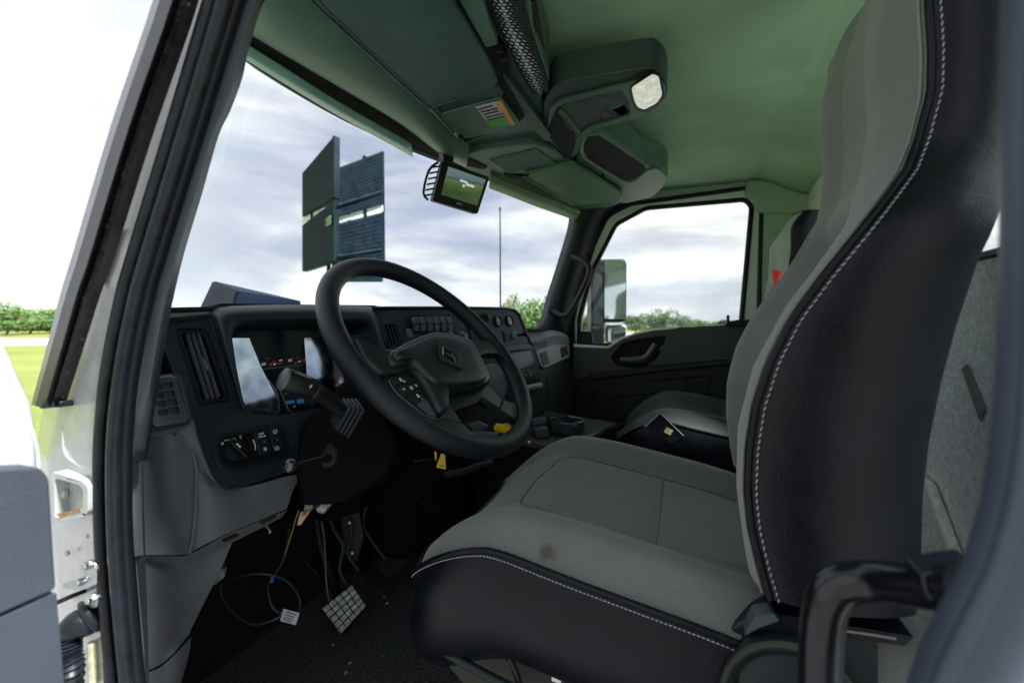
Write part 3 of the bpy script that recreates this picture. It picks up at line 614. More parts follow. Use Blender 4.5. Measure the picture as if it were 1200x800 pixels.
# driver door, swung open: trim panel, white shell, divider
dd = thing('driver_door', (.1, .44, -.5), 'open driver door seen edge-on at the left, white shell over blue-grey trim', 'door')
yd = .425
plate('trim_panel', rnd([(-90, 556), (0, 549), (47, 547), (58, 560), (66, 690), (-90, 760)], 7), ('y', yd), .05, mat('door_trim', (.032, .041, .058), .5, bump=(850, .6)), dd, bevel=.006, seg=3)
plate('lower_trim_panel', rnd([(-90, 764), (66.5, 694), (80, 860), (-90, 900)], 3), ('y', yd+.002), .05, MATS['door_trim'], dd, bevel=.003)
plate('window_shell', [(-90, 250), (-30, 330), (0, 385), (18, 428), (38, 470), (43, 500), (46, 560), (-90, 570)], ('y', yd+.02), .03, white, dd, bevel=.004, seg=3)
link('shell_crease', MB().tube([PY(a, b, yd+.02) for a, b in ((-30, 370), (0, 420), (25, 470), (42, 520), (45, 550))], .0012, 6, sm=4), whiteold, dd)
link('check_strap', MB().tube([PX(66, 706, .27), PX(84, 698, .28), PX(100, 692, .29)], .0025, 8), blackp, dd)
# hinge hardware on the white jamb
br = thing('striker_bracket', PX(85, 585, .28), 'white welded box bracket with a recessed bolt on the driver jamb', 'bracket')
plate('box_rim', rnd([(60, 552), (97, 564), (103, 570), (103, 600), (97, 606), (60, 613)], 5), ('x', .276), .014, whiteold, br, holes=[rnd([(64, 560), (92, 568), (97, 573), (97, 597), (92, 601), (64, 607)], 4)], bevel=.0012)
plate('box_back', rnd([(62, 556), (97, 566), (100, 600), (62, 610)], 4), ('x', .288), .003, white, br)
link('bolt_head', MB().lathe(PX(76, 577, .286), (-1, 0, 0), [(.006, 0), (.006, .003), (.0045, .0045), (.003, .005), (.003, .003), (.0005, .003)], 12), whiteold, br)
plate('rust_streak', [(66, 602), (94, 596), (95, 599), (70, 606)], ('x', .2755), .0008, mat('rust', (.36, .20, .08), .8, var=(200, .5)), br, bevel=0)
hg_ = thing('check_hinge', PX(100, 680, .28), 'small steel door-check hinge bolted to the driver jamb', 'hinge')
plate('upper_leaf', rnd([(97, 657), (108, 657), (113, 668), (113, 684), (100, 690), (76, 690), (72, 684), (98, 676)], 3), ('x', .278), .004, steel, hg_, bevel=.0008)
plate('lower_leaf', rnd([(84, 702), (110, 694), (115, 700), (113, 712), (100, 712), (92, 706)], 3), ('x', .278), .004, steel, hg_, bevel=.0008)
for a, b in ((101, 663), (105, 703), (93, 682)):
    link('hinge_bolt', MB().lathe(PX(a, b, .276), (-1, 0, .15), [(.0042, -.002), (.0042, .002), (.003, .003), (.0005, .0032)], 6), steel, hg_)
    link('hinge_pin', MB().lathe(PX(a, b, .2735), (-1, 0, .15), [(.0018, -.001), (.0018, .001), (.0003, .0012)], 8), chrome, hg_)
for a, b, r_ in ((96, 505, .0022), (78, 648, .003), (102, 628, .0022), (88, 770, .003)):
    struct(link('jamb_plug', MB().lathe(PX(a, b, .288), (-1, 0, 0), [(r_, -.002), (r_, .0008), (r_*.7, .0014), (r_*.1, .0012)], 14), whiteold))
link_seam = struct(link('jamb_weld_seam', MB().tube([PX(a, b, .2875) for a, b in ((74, 500), (76, 530), (92, 545), (106, 552))], .0012, 6, sm=4), whiteold))
gt = thing('rubber_gaiter', PX(100, 725, .28), 'black corrugated rubber cable gaiter between the open door and the jamb', 'gaiter')
link('elbow', MB().tube([PX(110, 722, .290), PX(101, 727, .28), PX(88, 732, .272), PX(80, 742, .27)], [.0145, .0155, .0135, .010], 16, sm=5), rubber, gt)
link('mounting_collar', MB().lathe(PX(108, 720, .285), PX(108, 720, .285)-PX(96, 728, .278), [(.019, -.003), (.020, .0), (.019, .004), (.013, .005)], 20), rubber, gt)
cp, _ = smooth([PX(80, 742, .27), PX(79, 762, .268), PX(82, 785, .268), (PX(78, 830, .268))], 10)
link('bellows', MB().tube(cp, [.0095 if k % 2 else .0125 for k in range(len(cp))], 14), rubber, gt)
ptube('jamb_label', [(108, 752), (110, 800)], .2845, .004, mat('yellowed_sealant', (.55, .56, .36), .6, var=(150, .3)), None, closed=False)['kind'] = 'structure'
# ------------------------------------------------------------------ rear edge of the door opening, right of the picture
rs = thing('rear_door_seal', PX(1130, 780, .24), 'thick blurred blue-black rubber seal curving down the right edge of the door opening', 'seal')
q = [(1243, -80), (1238, 100), (1236, 300), (1230, 470), (1216, 580), (1190, 670), (1160, 730), (1130, 790), (1105, 860)]
seam_rub = mat('seal_rubber_blue', (.040, .052, .078), .42, bump=(160, .2))
link('bulb', MB().tube([PX(a, b, .238) for a, b in q], .0150, 16, sm=6), seam_rub, rs)
link('bulb_lip', MB().tube([PX(a-18, b-2, .230) for a, b in q], .0045, 10, sm=6), seam_rub, rs)
struct(link('rear_jamb_body', MB().prism([PX(a, b, .25) for a, b in ((1150, 860), (1192, 740), (1236, 560), (1240, -80))]+[Vector((.25, -.15, .66)), Vector((.25, -.22, .66)), Vector((.25, -.22, -.80)), Vector((.25, .02, -.80))], Vector((.01, 0, 0))), white, bevel=.003))
eh = thing('entry_handle', PX(1000, 690, .36), 'black bent grab handle on the rear edge of the driver door opening', 'handle')
hpts = [PX(961, 900, .345), PX(961, 800, .345), PX(963, 740, .345), PX(970, 703, .345), PX(990, 684, .345), PX(1030, 680, .335), PX(1080, 686, .31), PX(1140, 690, .275)]
link('grip', MB().tube(hpts, [.0128, .0128, .0128, .0128, .0128, .012, .012, .0115], 16, sm=6), mat('handle_satin_black', (.004, .005, .008), .22, spec=.45), eh)
plate('mounting_foot', rnd([(1078, 672), (1150, 662), (1160, 690), (1112, 722), (1085, 700)], 8), ('x', .285), .02, MATS['handle_satin_black'], eh, bevel=.006, seg=3)
# ================================================================== DASHBOARD
da = thing('dashboard', (1.2, .8, -.6), 'dark truck dashboard with vents, gauge cluster, switch panels and grey knee bolster', 'dashboard')
FN = Vector((-.05, -1, .40)); F0 = Vector((.50, .745, -.02))
def FP(off=0): return plane(F0, FN, off)      # driver fascia; positive = proud of the face, towards the driver
# hood over the cluster and fascia
open_ = rnd([(272, 396), (275, 384), (284, 379), (330, 377.5), (400, 377), (434, 378), (441, 384), (449, 410), (458, 440), (440, 470), (366, 481), (327, 486.5), (296, 484.5), (285, 470), (277, 430)], 3)
vent_h = rnd([(206, 387), (210, 384), (240, 385), (248, 393), (272, 464), (270, 470), (236, 476), (231, 472)], 4)
fas = rnd([(194, 377), (246, 371), (258, 363), (440, 362), (452, 408), (470, 450), (440, 520), (350, 546), (274, 571), (256, 568), (243, 553), (222, 489), (191, 402)], 6)
plate('instrument_fascia', fas, FP(), .012, navy, da, bevel=.002, holes=[open_, vent_h])
# outer raised rim of the fascia and the crease beside the vent
link('fascia_rim', MB().tube([cut(a, b, FP(.001)) for a, b in [(193, 385), (192, 402), (208, 447), (223, 489), (243, 552), (256, 567), (274, 571), (350, 546)]], .0022, 8, sm=5), navy, da)
link('fascia_crease', MB().tube([cut(a, b, FP(.001)) for a, b in [(246, 372), (252, 392), (272, 452), (278, 470)]], .0016, 6, sm=5), navy, da)
# hood: lofted lip
def loopset(px, pl): return [cut(a, b, pl) for a, b in px]
lipo = [(283, 480), (268, 436), (247, 374), (250, 364), (262, 359.5), (300, 357.5), (372, 357), (425, 358.5), (438, 362), (446, 384), (453, 412), (458, 436)]
lipi = [(286, 478), (277, 440), (272, 398), (280, 384), (292, 380.5), (320, 379), (372, 378), (415, 378), (430, 380), (437, 390), (444, 414), (452, 436)]
A = [cut(a, b, FP(.0)) for a, b in lipo]; B = [cut(a*.5+c*.5, b*.62+d*.38, FP(.028)) for (a, b), (c, d) in zip(lipo, lipi)]; C = [cut(a, b, FP(.018)) for a, b in lipi]; D = [c+Vector((.006, .06, -.012)) for c in C]
hood_rows = [smooth(r_, 4)[0] for r_ in (A, B, C, D)]
Tb = [v+Vector((0, .0, .0)) for v in hood_rows[0]]
hood_rows = [[v+Vector((0, .05, -.006)) for v in Tb]]+hood_rows
hr_ = list(zip(*hood_rows)); hr2 = [smooth(list(r_), 4)[0] for r_ in hr_]
link('cluster_hood', MB().grid(hr2), navy, da, angle=80)
# cluster: deep well, black back, glossy display lens
well = [cut(a, b, FP(-.004)) for a, b in open_]; back = [v+Vector((.008, .07, -.010)) for v in well]
link('cluster_well', MB().grid([well, back], cu=True), voidm, da)
CP0 = Vector((.62, .778, -.05)); CN = Vector((.0, -.98, .14))
def CPn(off=0): return plane(CP0, CN, off)
plate('cluster_back', [(255, 365), (480, 365), (480, 500), (255, 500)], CPn(-.006), .004, voidm, da, bevel=0)
plate('cluster_screen', [(274, 384), (470, 384), (470, 492), (285, 492)], CPn(-.001), .004, mat('cluster_screen', (.012, .02, .03), .08), da, bevel=0)
plate('cluster_lens', [(271, 396), (292, 396), (306, 430), (327, 470), (326, 487), (290, 487), (277, 440)], plane(cut(300, 440, CPn(.012)), (.19, -.965, .175)), .002, lens, da, bevel=0)
plate('cluster_lens', [(356.5, 396), (450, 390), (470, 450), (400, 452), (361, 458)], plane(cut(385, 420, CPn(.014)), (-.16, -.965, .21)), .002, lens, da, bevel=0)
link('cluster_divider', MB().tube([cut(a, b, CPn(.003)) for a, b in ((291, 396), (304, 428), (316, 455))], .0008, 6), bluering, da)
def ctube(nm, px, r, m, off=.003, closed=False, sm=3): return link(nm, MB().tube([cut(a, b, CPn(off)) for a, b in px], r, 6, closed=closed, sm=sm), m, da)
ctube('display_line', [(300, 433), (320, 431), (355, 427)], .0005, MATS['light_grey_plastic'])
ctube('gauge_rim', [(305, 441), (316, 447), (324, 460), (327, 475), (325, 486)], .0012, MATS['light_grey_plastic'])
for k in range(9):
    t = k/8; px_, py_ = 308+14*t+3*math.sin(t*3), 449+30*t; cc = cut(px_, py_, CPn(.003)); link('gauge_tick', MB().box(cc, cut(px_+2.4, py_-1, CPn(.003))-cc, (0, .0004, 0), (0, 0, .0005)), whitepr, da)
ctube('display_frame', [(328, 457), (338, 480), (346, 485), (363, 480)], .0009, MATS['light_grey_plastic'], sm=0)
for (a, b, w_, h_, m_) in [(309, 426.5, 5, 3, whitepr), (317, 427, 3.5, 3.5, redpr), (321, 423.5, 4, 1.6, redpr), (329, 422, 4, 1.4, whitepr), (322, 426.5, 3, 2, whitepr), (328, 425.5, 5, 2.2, redpr), (340, 422, 4, 3, whitepr), (346, 425, 3, 2, redpr), (349, 419, 4, 1.4, redpr), (351, 423.5, 3, 2, whitepr), (356, 422, 3, 4, redpr), (343, 420, 2, 1, redpr), (313, 420, 3, 1.2, redpr),
    (340, 471, 10, 4, bluepr), (352, 470, 8, 5, bluepr), (345, 476, 2, 1.5, whitepr), (335, 461, 3, 1.5, greenpr)]:
    cc = cut(a, b, CPn(.0036)); link('display_icon', MB().box(cc, cut(a+w_/2, b-.5, CPn(.0036))-cc, (0, .0003, 0), cut(a, b-h_/2, CPn(.0036))-cc), m_, da)
# ---------------- left vent
VO = -.012
link('vent_throat', MB().grid([[cut(a, b, FP(-.001)) for a, b in vent_h], [cut(a, b, FP(-.006)) for a, b in vent_h]], cu=True), navy, da)
vin = rnd([(211, 391), (214, 389), (236, 389.5), (242, 396), (264, 462), (262, 467), (240, 471), (236, 468)], 3)
plate('vent_bezel', vent_h, FP(-.005), .006, darkp, da, holes=[vin], bevel=.0008)
plate('vent_back', vent_h, FP(-.045), .002, voidm, da, bevel=0)
link('vent_duct', MB().grid([[cut(a, b, FP(-.007)) for a, b in vin], [cut(a, b, FP(-.044)) for a, b in vin]], cu=True), voidm, da)
link('vent_rim', MB().tube([cut(a, b, FP(-.004)) for a, b in vin], .0011, 6, closed=True), navy, da)
for k in range(1, 4):
    f = k/4; a0, a1 = (212+26*f, 390), (238+25*f-1, 470-6*f)
    p, q_ = cut(*a0, FP(-.009)), cut(*a1, FP(-.009)); dn = 0
    link('vent_fin', MB().box((p+q_)/2, (q_-p)/2, FN.normalized()*.004, FN.normalized().cross((q_-p).normalized())*.0006), greyp, da)
for (a, b, c_, d_) in ((216, 411, 246, 409), (228, 452, 258, 448)):
    p, q_ = cut(a, b, FP(-.012)), cut(c_, d_, FP(-.012)); link('vent_crossbar', MB().box((p+q_)/2, (q_-p)/2, FN.normalized()*.003, FN.normalized().cross((q_-p).normalized())*.0006), navy, da)
link('vent_slider', MB().box(cut(240, 427, FP(-.002)), cut(243, 434, FP(-.002))-cut(240, 427, FP(-.002)), FN.normalized()*.004, Vector((.0022, 0, 0))), greyp, da, bevel=.0005)
# top ledge left of the hood, dash top to the windshield
link('dash_top', MB().grid([[cut(183, 370, FP(-.002)), cut(200, 367.5, FP(-.002)), cut(247, 366, FP(-.002)), cut(260, 362, FP(-.01)), cut(440, 362, FP(-.01)), Vector((1.05, .72, .018)), Vector((1.62, .60, .03)), Vector((1.66, .64, -.02)), Vector((2.14, .55, -.03))],
   [Vector((.36, .66, .0)), Vector((.43, .80, .01)), Vector((.50, .90, .012)), Vector((.6, .95, .015)), Vector((.9, 1.0, .015)), Vector((1.1, 1.0, .01)), Vector((1.6, .9, .0)), Vector((1.7, .9, -.04)), Vector((2.14, .8, -.05))],
   [Vector((.45, .82, -.03)), Vector((.54, .95, -.03)), Vector((.60, 1.05, -.03)), Vector((.62, 1.1, -.03)), Vector((.9, 1.18, -.03)), Vector((1.15, 1.18, -.03)), Vector((1.6, 1.1, -.03)), Vector((1.8, 1.0, -.045)), Vector((2.14, .85, -.06))]]), darkp, da, solid=-.01)
plate('fascia_top_ledge', rnd([(183, 371), (200, 367), (246, 365), (248, 370), (200, 375), (184, 378)], 2), FP(.004), .03, greyp, da, bevel=.003)  # lighter grey: the lit dash edge is put into its colour
plate('ledge_gap', [(184, 374), (246, 367.5), (246, 371), (186, 379)], FP(.0045), .004, voidm, da, bevel=0)
# ---------------- light switch pod
pod = rnd([(249, 525), (252, 515), (262, 508), (325, 495), (333, 497), (341, 528), (337, 535), (285, 552), (270, 554), (254, 545)], 6)
plate('switch_pod_rim', pod, FP(.003), .006, darkp, da, bevel=.002, seg=3)
pin = rnd([(254, 526), (257, 517), (266, 511), (323, 499), (330, 501), (336, 527), (332, 532), (285, 547), (271, 549), (258, 541)], 5)
plate('switch_pod_face', pin, FP(.0038), .004, blackp, da, bevel=.0006)
kc = cut(275, 528, FP(.004)); kn = FN.normalized(); kr = Vector((1, 0, 0)); kr = (kr-kn*kr.dot(kn)).normalized(); ku = kn.cross(kr)*-1
knob = link('light_knob', MB().lathe(kc, kn, [(.0165, 0), (.0165, .003), (.0145, .006), (.0005, .006)], 28), darkp, da)
gdir = (cut(284, 536, FP(.01))-cut(266, 520, FP(.01))).normalized(); gx = kn.cross(gdir)
gr_ = link('knob_grip', MB().box(kc+kn*.010, gdir*.0185, gx*.0052, kn*.007), blackp, knob, bevel=.003, seg=3)
link('knob_pointer', MB().box(kc+kn*.0172-gdir*.006, gdir*.0045, gx*.0009, kn*.0004), whitepr, knob)
link('knob_end_dot', MB().lathe(cut(289.5, 533.5, FP(.012)), kn, [(.0022, 0), (.0022, .0006), (.0012, .0007)], 12), greyl, knob)
fr_ = (cut(300, 520, FP())-cut(280, 525, FP())).normalized(); fu = kn.cross(fr_); fu = fu if fu.z > 0 else -fu
text('light_symbol', 'o', cut(260.5, 519, FP(.0042)), fr_, fu, .0075, whitepr, da); text('light_symbol', '>:<', cut(266.5, 515.5, FP(.0042)), fr_, fu, .006, whitepr, da)
text('light_symbol', '=D', cut(273.5, 515, FP(.0042)), fr_, fu, .006, whitepr, da); text('light_symbol', '(/', cut(282, 511.5, FP(.0042)), fr_, fu, .007, whitepr, da)
for k in range(5):
    link('dimmer_wheel_rib', MB().box(cut(291+2*k*.4, 513+k*3.2, FP(.005)), fr_*.0028, fu*.0007, kn*.002), darkp, da)
link('dimmer_mark', MB().tube([cut(a, b, FP(.0055)) for a, b in ((296.5, 515), (299, 521), (299, 527))], [.0009, .0006, .0003], 6, sm=3), whitepr, da)
for nm, px in (('rocker_switch', [(297, 505), (313, 502), (319, 530), (305, 533)]), ('rocker_switch', [(315, 501), (328, 498.5), (334, 525), (321, 529)])):
    plate(nm, rnd(px, 1.5), FP(.0065), .004, darkp, da, bevel=.001)
text('lamp_text', 'LAMP', cut(306, 508, FP(.0068)), fr_, fu, .0042, whitepr, da); text('check_text', 'CHECK', cut(307, 511.2, FP(.0068)), fr_, fu, .0042, whitepr, da)
text('sun_symbol', '*', cut(311.5, 528, FP(.0068)), fr_, fu, .016, whitepr, da)
for a, b in ((322.3, 505.5), (324.5, 525)):
    link('switch_symbol', MB().tube([cut(a+2.3*math.cos(t_), b+2.3*math.sin(t_), FP(.0068)) for t_ in [k*math.pi/6 for k in range(12)]], .0004, 5, closed=True), whitepr, da)
    link('switch_symbol_bar', MB().tube([cut(a-1, b+1, FP(.0069)), cut(a+1.2, b-1.4, FP(.0069))], .0004, 5), whitepr, da)
for a, b in ((310, 517.5), (325, 515)): link('switch_light', MB().box(cut(a, b, FP(.0067)), fr_*.0012, fu*.0005, kn*.0003), greyl, da)
# ---------------- corner pod with eight-hole grille
GP0 = PX(196, 470, .375); GN = Vector((-.42, -1, .30))
def GP(off=0): return plane(GP0, GN, off)
hl = []
def quad(u0, u1, v0, v1):
    tl, tr, bl, br_ = (178, 451), (202, 447), (186.5, 489), (211.5, 485)
    o = []
    for u_, v_ in ((u0, v0), (u1, v0), (u1, v1), (u0, v1)):
        t_ = (tl[0]+(tr[0]-tl[0])*u_, tl[1]+(tr[1]-tl[1])*u_); b_ = (bl[0]+(br_[0]-bl[0])*u_, bl[1]+(br_[1]-bl[1])*u_)
        o.append((t_[0]+(b_[0]-t_[0])*v_, t_[1]+(b_[1]-t_[1])*v_))
    return o
for i in range(2):
    for j in range(4): hl.append(rnd(quad(.52*i, .52*i+.46, j*.255, j*.255+.20), .8))
grille_o = rnd([(171, 451), (174, 445), (200, 441), (206, 444), (221, 489), (219, 494), (183, 500), (179, 496)], 3)
plate('corner_grille', grille_o, GP(), .004, navy, da, bevel=.0006, holes=hl)
plate('corner_grille_back', grille_o, GP(-.012), .002, voidm, da, bevel=0)
g1 = [cut(a, b, GP(-.001)) for a, b in grille_o]; g2 = [cut(a+(-3 if a < 195 else 1.5), b+(-2 if b < 470 else 3), GP(-.008)) for a, b in grille_o]
link('corner_pod_collar', MB().grid([g1, g2], cu=True), navy, da)
link('corner_pod_side', MB().grid([[cut(165, 449, GP(-.012)), cut(152, 501, GP(-.012))], [cut(171, 446, GP(-.004)), cut(181, 502, GP(-.004))]][::-1]), navy, da, solid=.003)
plate('corner_pod_base', rnd([(151, 500), (165, 446), (174, 441), (203, 437), (214, 440), (226, 489), (224, 496), (182, 504), (154, 504)], 3), GP(-.009), .03, navy, da, bevel=.002)
# ---------------- grey knee bolster
def sheet(nm, rows, m, par, sm=4, th=.003, **k):
    g = [[PX(a, b, x) for a, b, x in r] for r in rows]; g = [smooth(r, sm)[0] for r in g]; g = [smooth(list(c), sm)[0] for c in zip(*g)]
    return link(nm, MB().grid(g), m, par, angle=k.pop('angle', 75), **k)
def fx(a, b, off=0): return cut(a, b, FP(off)).x
ledge = [(148, 500, .330), (153, 503.5, .335), (182, 502, .375), (205, 497, .41), (226, 491, .44)]
sheet('bolster_ledge', [[(a, b, x+.012) for a, b, x in ledge], ledge, [(a+.5, b+6, x-.001) for a, b, x in ledge], [(a+2, b+9.5, x+.008) for a, b, x in ledge]], greyp, da)
sheet('bolster_scoop', [[(150, 508, .335), (163, 509, .35), (186, 507, .40), (205, 509, .42), (217, 516, .435), (224, 527, .445)],
  [(152, 545, .335), (164, 545, .35), (186, 545, .40), (210, 545, .43), (226, 545, .45), (230, 547, .448)],
  [(154, 600, .335), (165, 600, .35), (186, 600, .40), (208, 600, .43), (226, 598, .45), (230, 596, .448)],
  [(158, 652, .335), (166, 650, .35), (186, 650, .38), (205, 650, .41), (218, 649, .43), (222, 648, .435)]], greyp, da)
sheet('bolster_face', [[(200, 496, .415), (215, 492, .425), (226, 490, .44), (228, 497, .445), (232, 510, .447)],
  [(205, 507, .415), (218, 515, .432), (232, 522, .445), (238, 530, .455), (246, 552, .47)],
  [(224, 527, .445), (231, 540, .452), (240, 553, .462), (252, 566, .475), (274, 573, .50)],
  [(230, 548, .448), (237, 560, .455), (258, 580, .475), (300, 575, .54), (347, 556, .62)],
  [(230, 596, .448), (238, 600, .452), (262, 604, .475), (302, 588, .54), (343, 575, .61)],
  [(222, 648, .435), (232, 642, .440), (262, 627, .47), (300, 611, .53), (336, 596, .59)]], greyp, da)
link('bolster_edge', MB().tube([PX(a, b, x) for a, b, x in [(205, 509, .417), (217, 516, .432), (225, 528, .443), (230, 548, .447), (230, 570, .447), (228, 610, .445), (222, 648, .434)]], .0025, 8, sm=5), greyp, da)
sheet('bolster_underside', [[(163, 651, .35), (200, 651, .41), (222, 649, .435), (262, 628, .47), (300, 612, .53), (337, 597, .59)],
  [(170, 655, .37), (205, 661, .43), (218, 661, .45), (262, 640, .49), (303, 620, .55), (330, 606, .60)]], greyp, da)
for a, b, c_, d_ in ((228, 650, 243, 641), (262, 633, 278, 626), (306, 612, 322, 604)):
    link('underside_slot', MB().box((PX(a, b, .452)+PX(c_, d_, .475))/2, (PX(c_, d_, .475)-PX(a, b, .452))/2, (0, .003, 0), (0, 0, .0018)), voidm, da)
sheet('kick_panel', [[(158, 646, .345), (200, 655, .42), (235, 646, .47), (275, 628, .52)], [(162, 700, .345), (195, 700, .42), (222, 690, .46), (258, 668, .50)],
   [(166, 750, .345), (190, 752, .41), (206, 744, .45), (229, 726, .48)], [(168, 787, .345), (188, 778, .41), (206, 762, .44), (222, 742, .47)]], greyp, da)
sheet('kick_panel_lower', [[(168, 789, .345), (188, 781, .41), (206, 765, .44), (224, 746, .47)], [(168, 840, .345), (190, 835, .41), (204, 800, .44), (221, 769, .47)], [(168, 900, .345), (186, 890, .41), (200, 850, .44), (212, 800, .46)]], greyp, da)
# ---------------- centre panel angled to the driver
C0 = Vector((.98, .715, 0)); CD = (Vector((1.62, .565, 0))-C0).normalized(); CNn = Vector((CD.y, -CD.x, .25)); 
def KP(off=0): return plane(C0, CNn, off)
cpx = rnd([(440, 363), (560, 362), (598, 363.5), (606, 368), (611, 380), (620, 402), (592, 406), (560, 410), (540, 440), (480, 440), (452, 412)], 3)
cv = rnd([(447, 380), (464, 379), (472, 402), (454, 408)], 3)
plate('centre_panel', cpx, KP(), .02, navy, da, bevel=.003, holes=[cv])
link('centre_panel_brow', MB().tube([cut(a, b, KP(-.004)) for a, b in ((438, 362), (500, 361.5), (560, 361.5), (596, 362.5), (606, 367), (612, 380), (621, 402))], .007, 8, sm=5), blackp, da)
plate('centre_vent_back', cv, KP(-.03), .002, voidm, da, bevel=0)
link('centre_vent_rim', MB().tube([cut(a, b, KP(.001)) for a, b in cv], .0028, 6, closed=True), navy, da)
for k in range(4):
    f = (k+.6)/4; link('centre_vent_fin', MB().tube([cut(448+16*f, 381, KP(-.006)), cut(455+17*f, 406, KP(-.006))], .0018, 4), navy, da)
plate('switch_row_recess', rnd([(478, 372), (484, 369), (530, 369), (536, 388), (532, 391), (490, 392), (480, 390)], 3), KP(.002), .003, blackp, da, bevel=.001)
for k in range(6):
    a = 483.5+k*8.0; b = 371+.0*k
    plate('rocker_switch', rnd([(a, b), (a+6, b), (a+8.2, b+8), (a+2.4, b+8)], 1), KP(.012), .01, MATS['gauge_face'], da, bevel=.002)
    plate('rocker_switch', rnd([(a+2.4, b+8.6), (a+8.2, b+8.6), (a+8, b+16.5), (a+3, b+17)], 1), KP(.012), .01, MATS['pillar_trim_plastic'], da, bevel=.002)
plate('small_switch', rnd([(476, 385), (482, 384.5), (485, 395), (479, 396)], 1), KP(.006), .006, greyp, da, bevel=.001)
link('indicator_light', MB().box(cut(480.5, 393, KP(.007)), (.002, 0, 0), (0, .001, 0), (0, 0, .003)), mat('orange_dim', (.4, .12, .03), .5), da)
for a, b, r_ in ((525, 392.5, .012), (541, 395, .017)):
    disc('climate_knob', a, b, KP(.002), r_, [(1, 0), (1, .008), (.8, .014), (.75, .010), (.02, .010)], bluering, da)
    disc('knob_cap', a, b, KP(.012), r_*.7, [(1, 0), (.9, .004), (.02, .004)], darkp, da)
plate('tall_switch', rnd([(549, 380), (556, 379), (562, 397), (553, 398)], 1.5), KP(.004), .004, blackp, da, bevel=.001)
link('tall_switch_icon', MB().box(cut(553.5, 386.5, KP(.005)), (.004, 0, 0), (0, .0005, 0), (0, 0, .008)), greyl, da)
# gauge pod plate
for a, b, r_, fm_ in ((568, 373, .016, voidm), (583.5, 376.5, .0205, gauge), (597, 376, .0205, mat('gauge_face_bright', (.36, .41, .44), .2))):
    gg = disc('round_gauge', a, b, KP(.001), r_, [(1, 0), (1.0, .006), (.86, .006), (.84, .002), (.02, .002)], darkp, da, angle=30)
    disc('gauge_dial', a, b, KP(.0035), r_*.82, [(1, 0), (.02, .0005)], fm_, gg)
    c_ = cut(a, b, KP(.0045)); link('gauge_needle', MB().tube([c_, c_+CD*r_*.4+Vector((0, 0, r_*.45))], [.0012, .0005], 5), whitepr if fm_ == gauge else blackp, gg)
disc('ignition_ring', 602.5, 393, KP(.001), .0135, [(1, 0), (1, .006), (.55, .008), (.5, .002), (.02, .002)], bluering, da)
disc('air_valve_knob', 613, 391.5, KP(.018), .011, [(.4, -.018), (.4, 0), (1, .004), (1, .014), (.7, .02), (.02, .02)], blackp, da)
plate('valve_slot', rnd([(588, 388), (590.5, 388), (593.5, 401), (591, 401)], .6), KP(.001), .003, voidm, da, bevel=0)
link('valve_pin', MB().tube([cut(592, 392, KP(.002)), cut(595, 393.5, KP(.002))], .001, 5), greyl, da)
# screen tower below, slightly proud
S0 = cut(610, 404, KP(.03)); 
def SP(off=0): return plane(S0, CNn, off)
plate('tower_brow', rnd([(560, 409), (594, 405.5), (621, 402.5), (625, 408), (560, 415)], 1.5), SP(.008), .05, greyp, da, bevel=.004)
plate('tower_face', [(545, 414), (594, 410), (625, 407), (631, 425), (636, 450), (640, 500), (545, 520)], SP(), .06, darkp, da, bevel=.003)
plate('radio_screen', rnd([(585, 416), (622, 410.5), (627.5, 429.5), (588, 436)], 1), SP(.003), .004, mat('radio_screen_glass', (.012, .018, .024), .12), da, bevel=.0005)
for j in range(2):
    for i in range(5):
        a, b = 602.5+5.7*i+2*j-8, 437.2+4.2*j-.65*i; plate('radio_button', rnd([(a, b-1.6), (a+4.4, b-2.2), (a+4.9, b+1.3), (a+.6, b+1.8)], .5), SP(.006), .004, MATS['pillar_trim_plastic'], da, bevel=.0008)
plate('tower_slot', [(600, 447), (632, 442), (634, 448), (602, 453)], SP(.002), .004, voidm, da, bevel=.0005)
link('silver_roller', MB().tube([cut(612, 456, SP(.01)), cut(633, 451.5, SP(.01))], .012, 14), mat('silver_plastic', (.22, .24, .26), .35), da)
plate('side_console_panel', rnd([(562, 440), (566, 428), (580, 425), (592, 432), (594, 470), (575, 478)], 5), SP(.018), .02, mat('blue_grey_panel', (.09, .115, .14), .3), da, bevel=.004)
for a, b in ((594, 442), (597, 449), (597, 458), (602, 461), (594, 463), (600, 468)):
    disc('round_button', a, b, SP(.02), .008, [(1, 0), (1, .006), (.8, .009), (.02, .009)], darkp, da, seg=14)
    link('button_mark', MB().box(cut(a-.3, b-1.2, SP(.03)), (.0022, 0, 0), (0, .0004, 0), (0, 0, .0012)), greyl, da)
# ---------------- passenger side
P0 = Vector((2.0, .56, 0)); PNn = Vector((-.18, -1, .38))
def QP(off=0): return plane(P0, PNn, off)
sheet('passenger_dash_top', [[(617, 386, 1.95), (632, 386, 2.0), (650, 387, 2.06), (661, 389, 2.12)], [(618, 389, 1.85), (634, 388.5, 1.95), (652, 389, 2.03), (664, 392, 2.11)], [(623, 400, 1.80), (634, 397.5, 1.9), (652, 393, 2.02), (666, 395, 2.11)]], greyl, da)
sheet('passenger_dash_shoulder', [[(623, 400, 1.80), (634, 397.5, 1.9), (652, 393, 2.02), (666, 395, 2.11)], [(626, 407, 1.80), (638, 405, 1.9), (655, 400, 2.02), (667, 398, 2.11)], [(628, 410, 1.80), (640, 408, 1.9), (656, 403, 2.02), (668, 402, 2.11)]], MATS['grey_plastic'], da)
plate('passenger_dash_lower', [(624, 402), (668, 394), (672, 412), (672, 470), (660, 545), (630, 545), (636, 470)], QP(-.012), .03, darkp, da, bevel=.002)
plate('passenger_vent_band', rnd([(628.5, 410.5), (664, 398.5), (668, 403), (668, 418), (639, 431.5), (635, 429)], 3), QP(0), .008, greyl, da, bevel=.003)
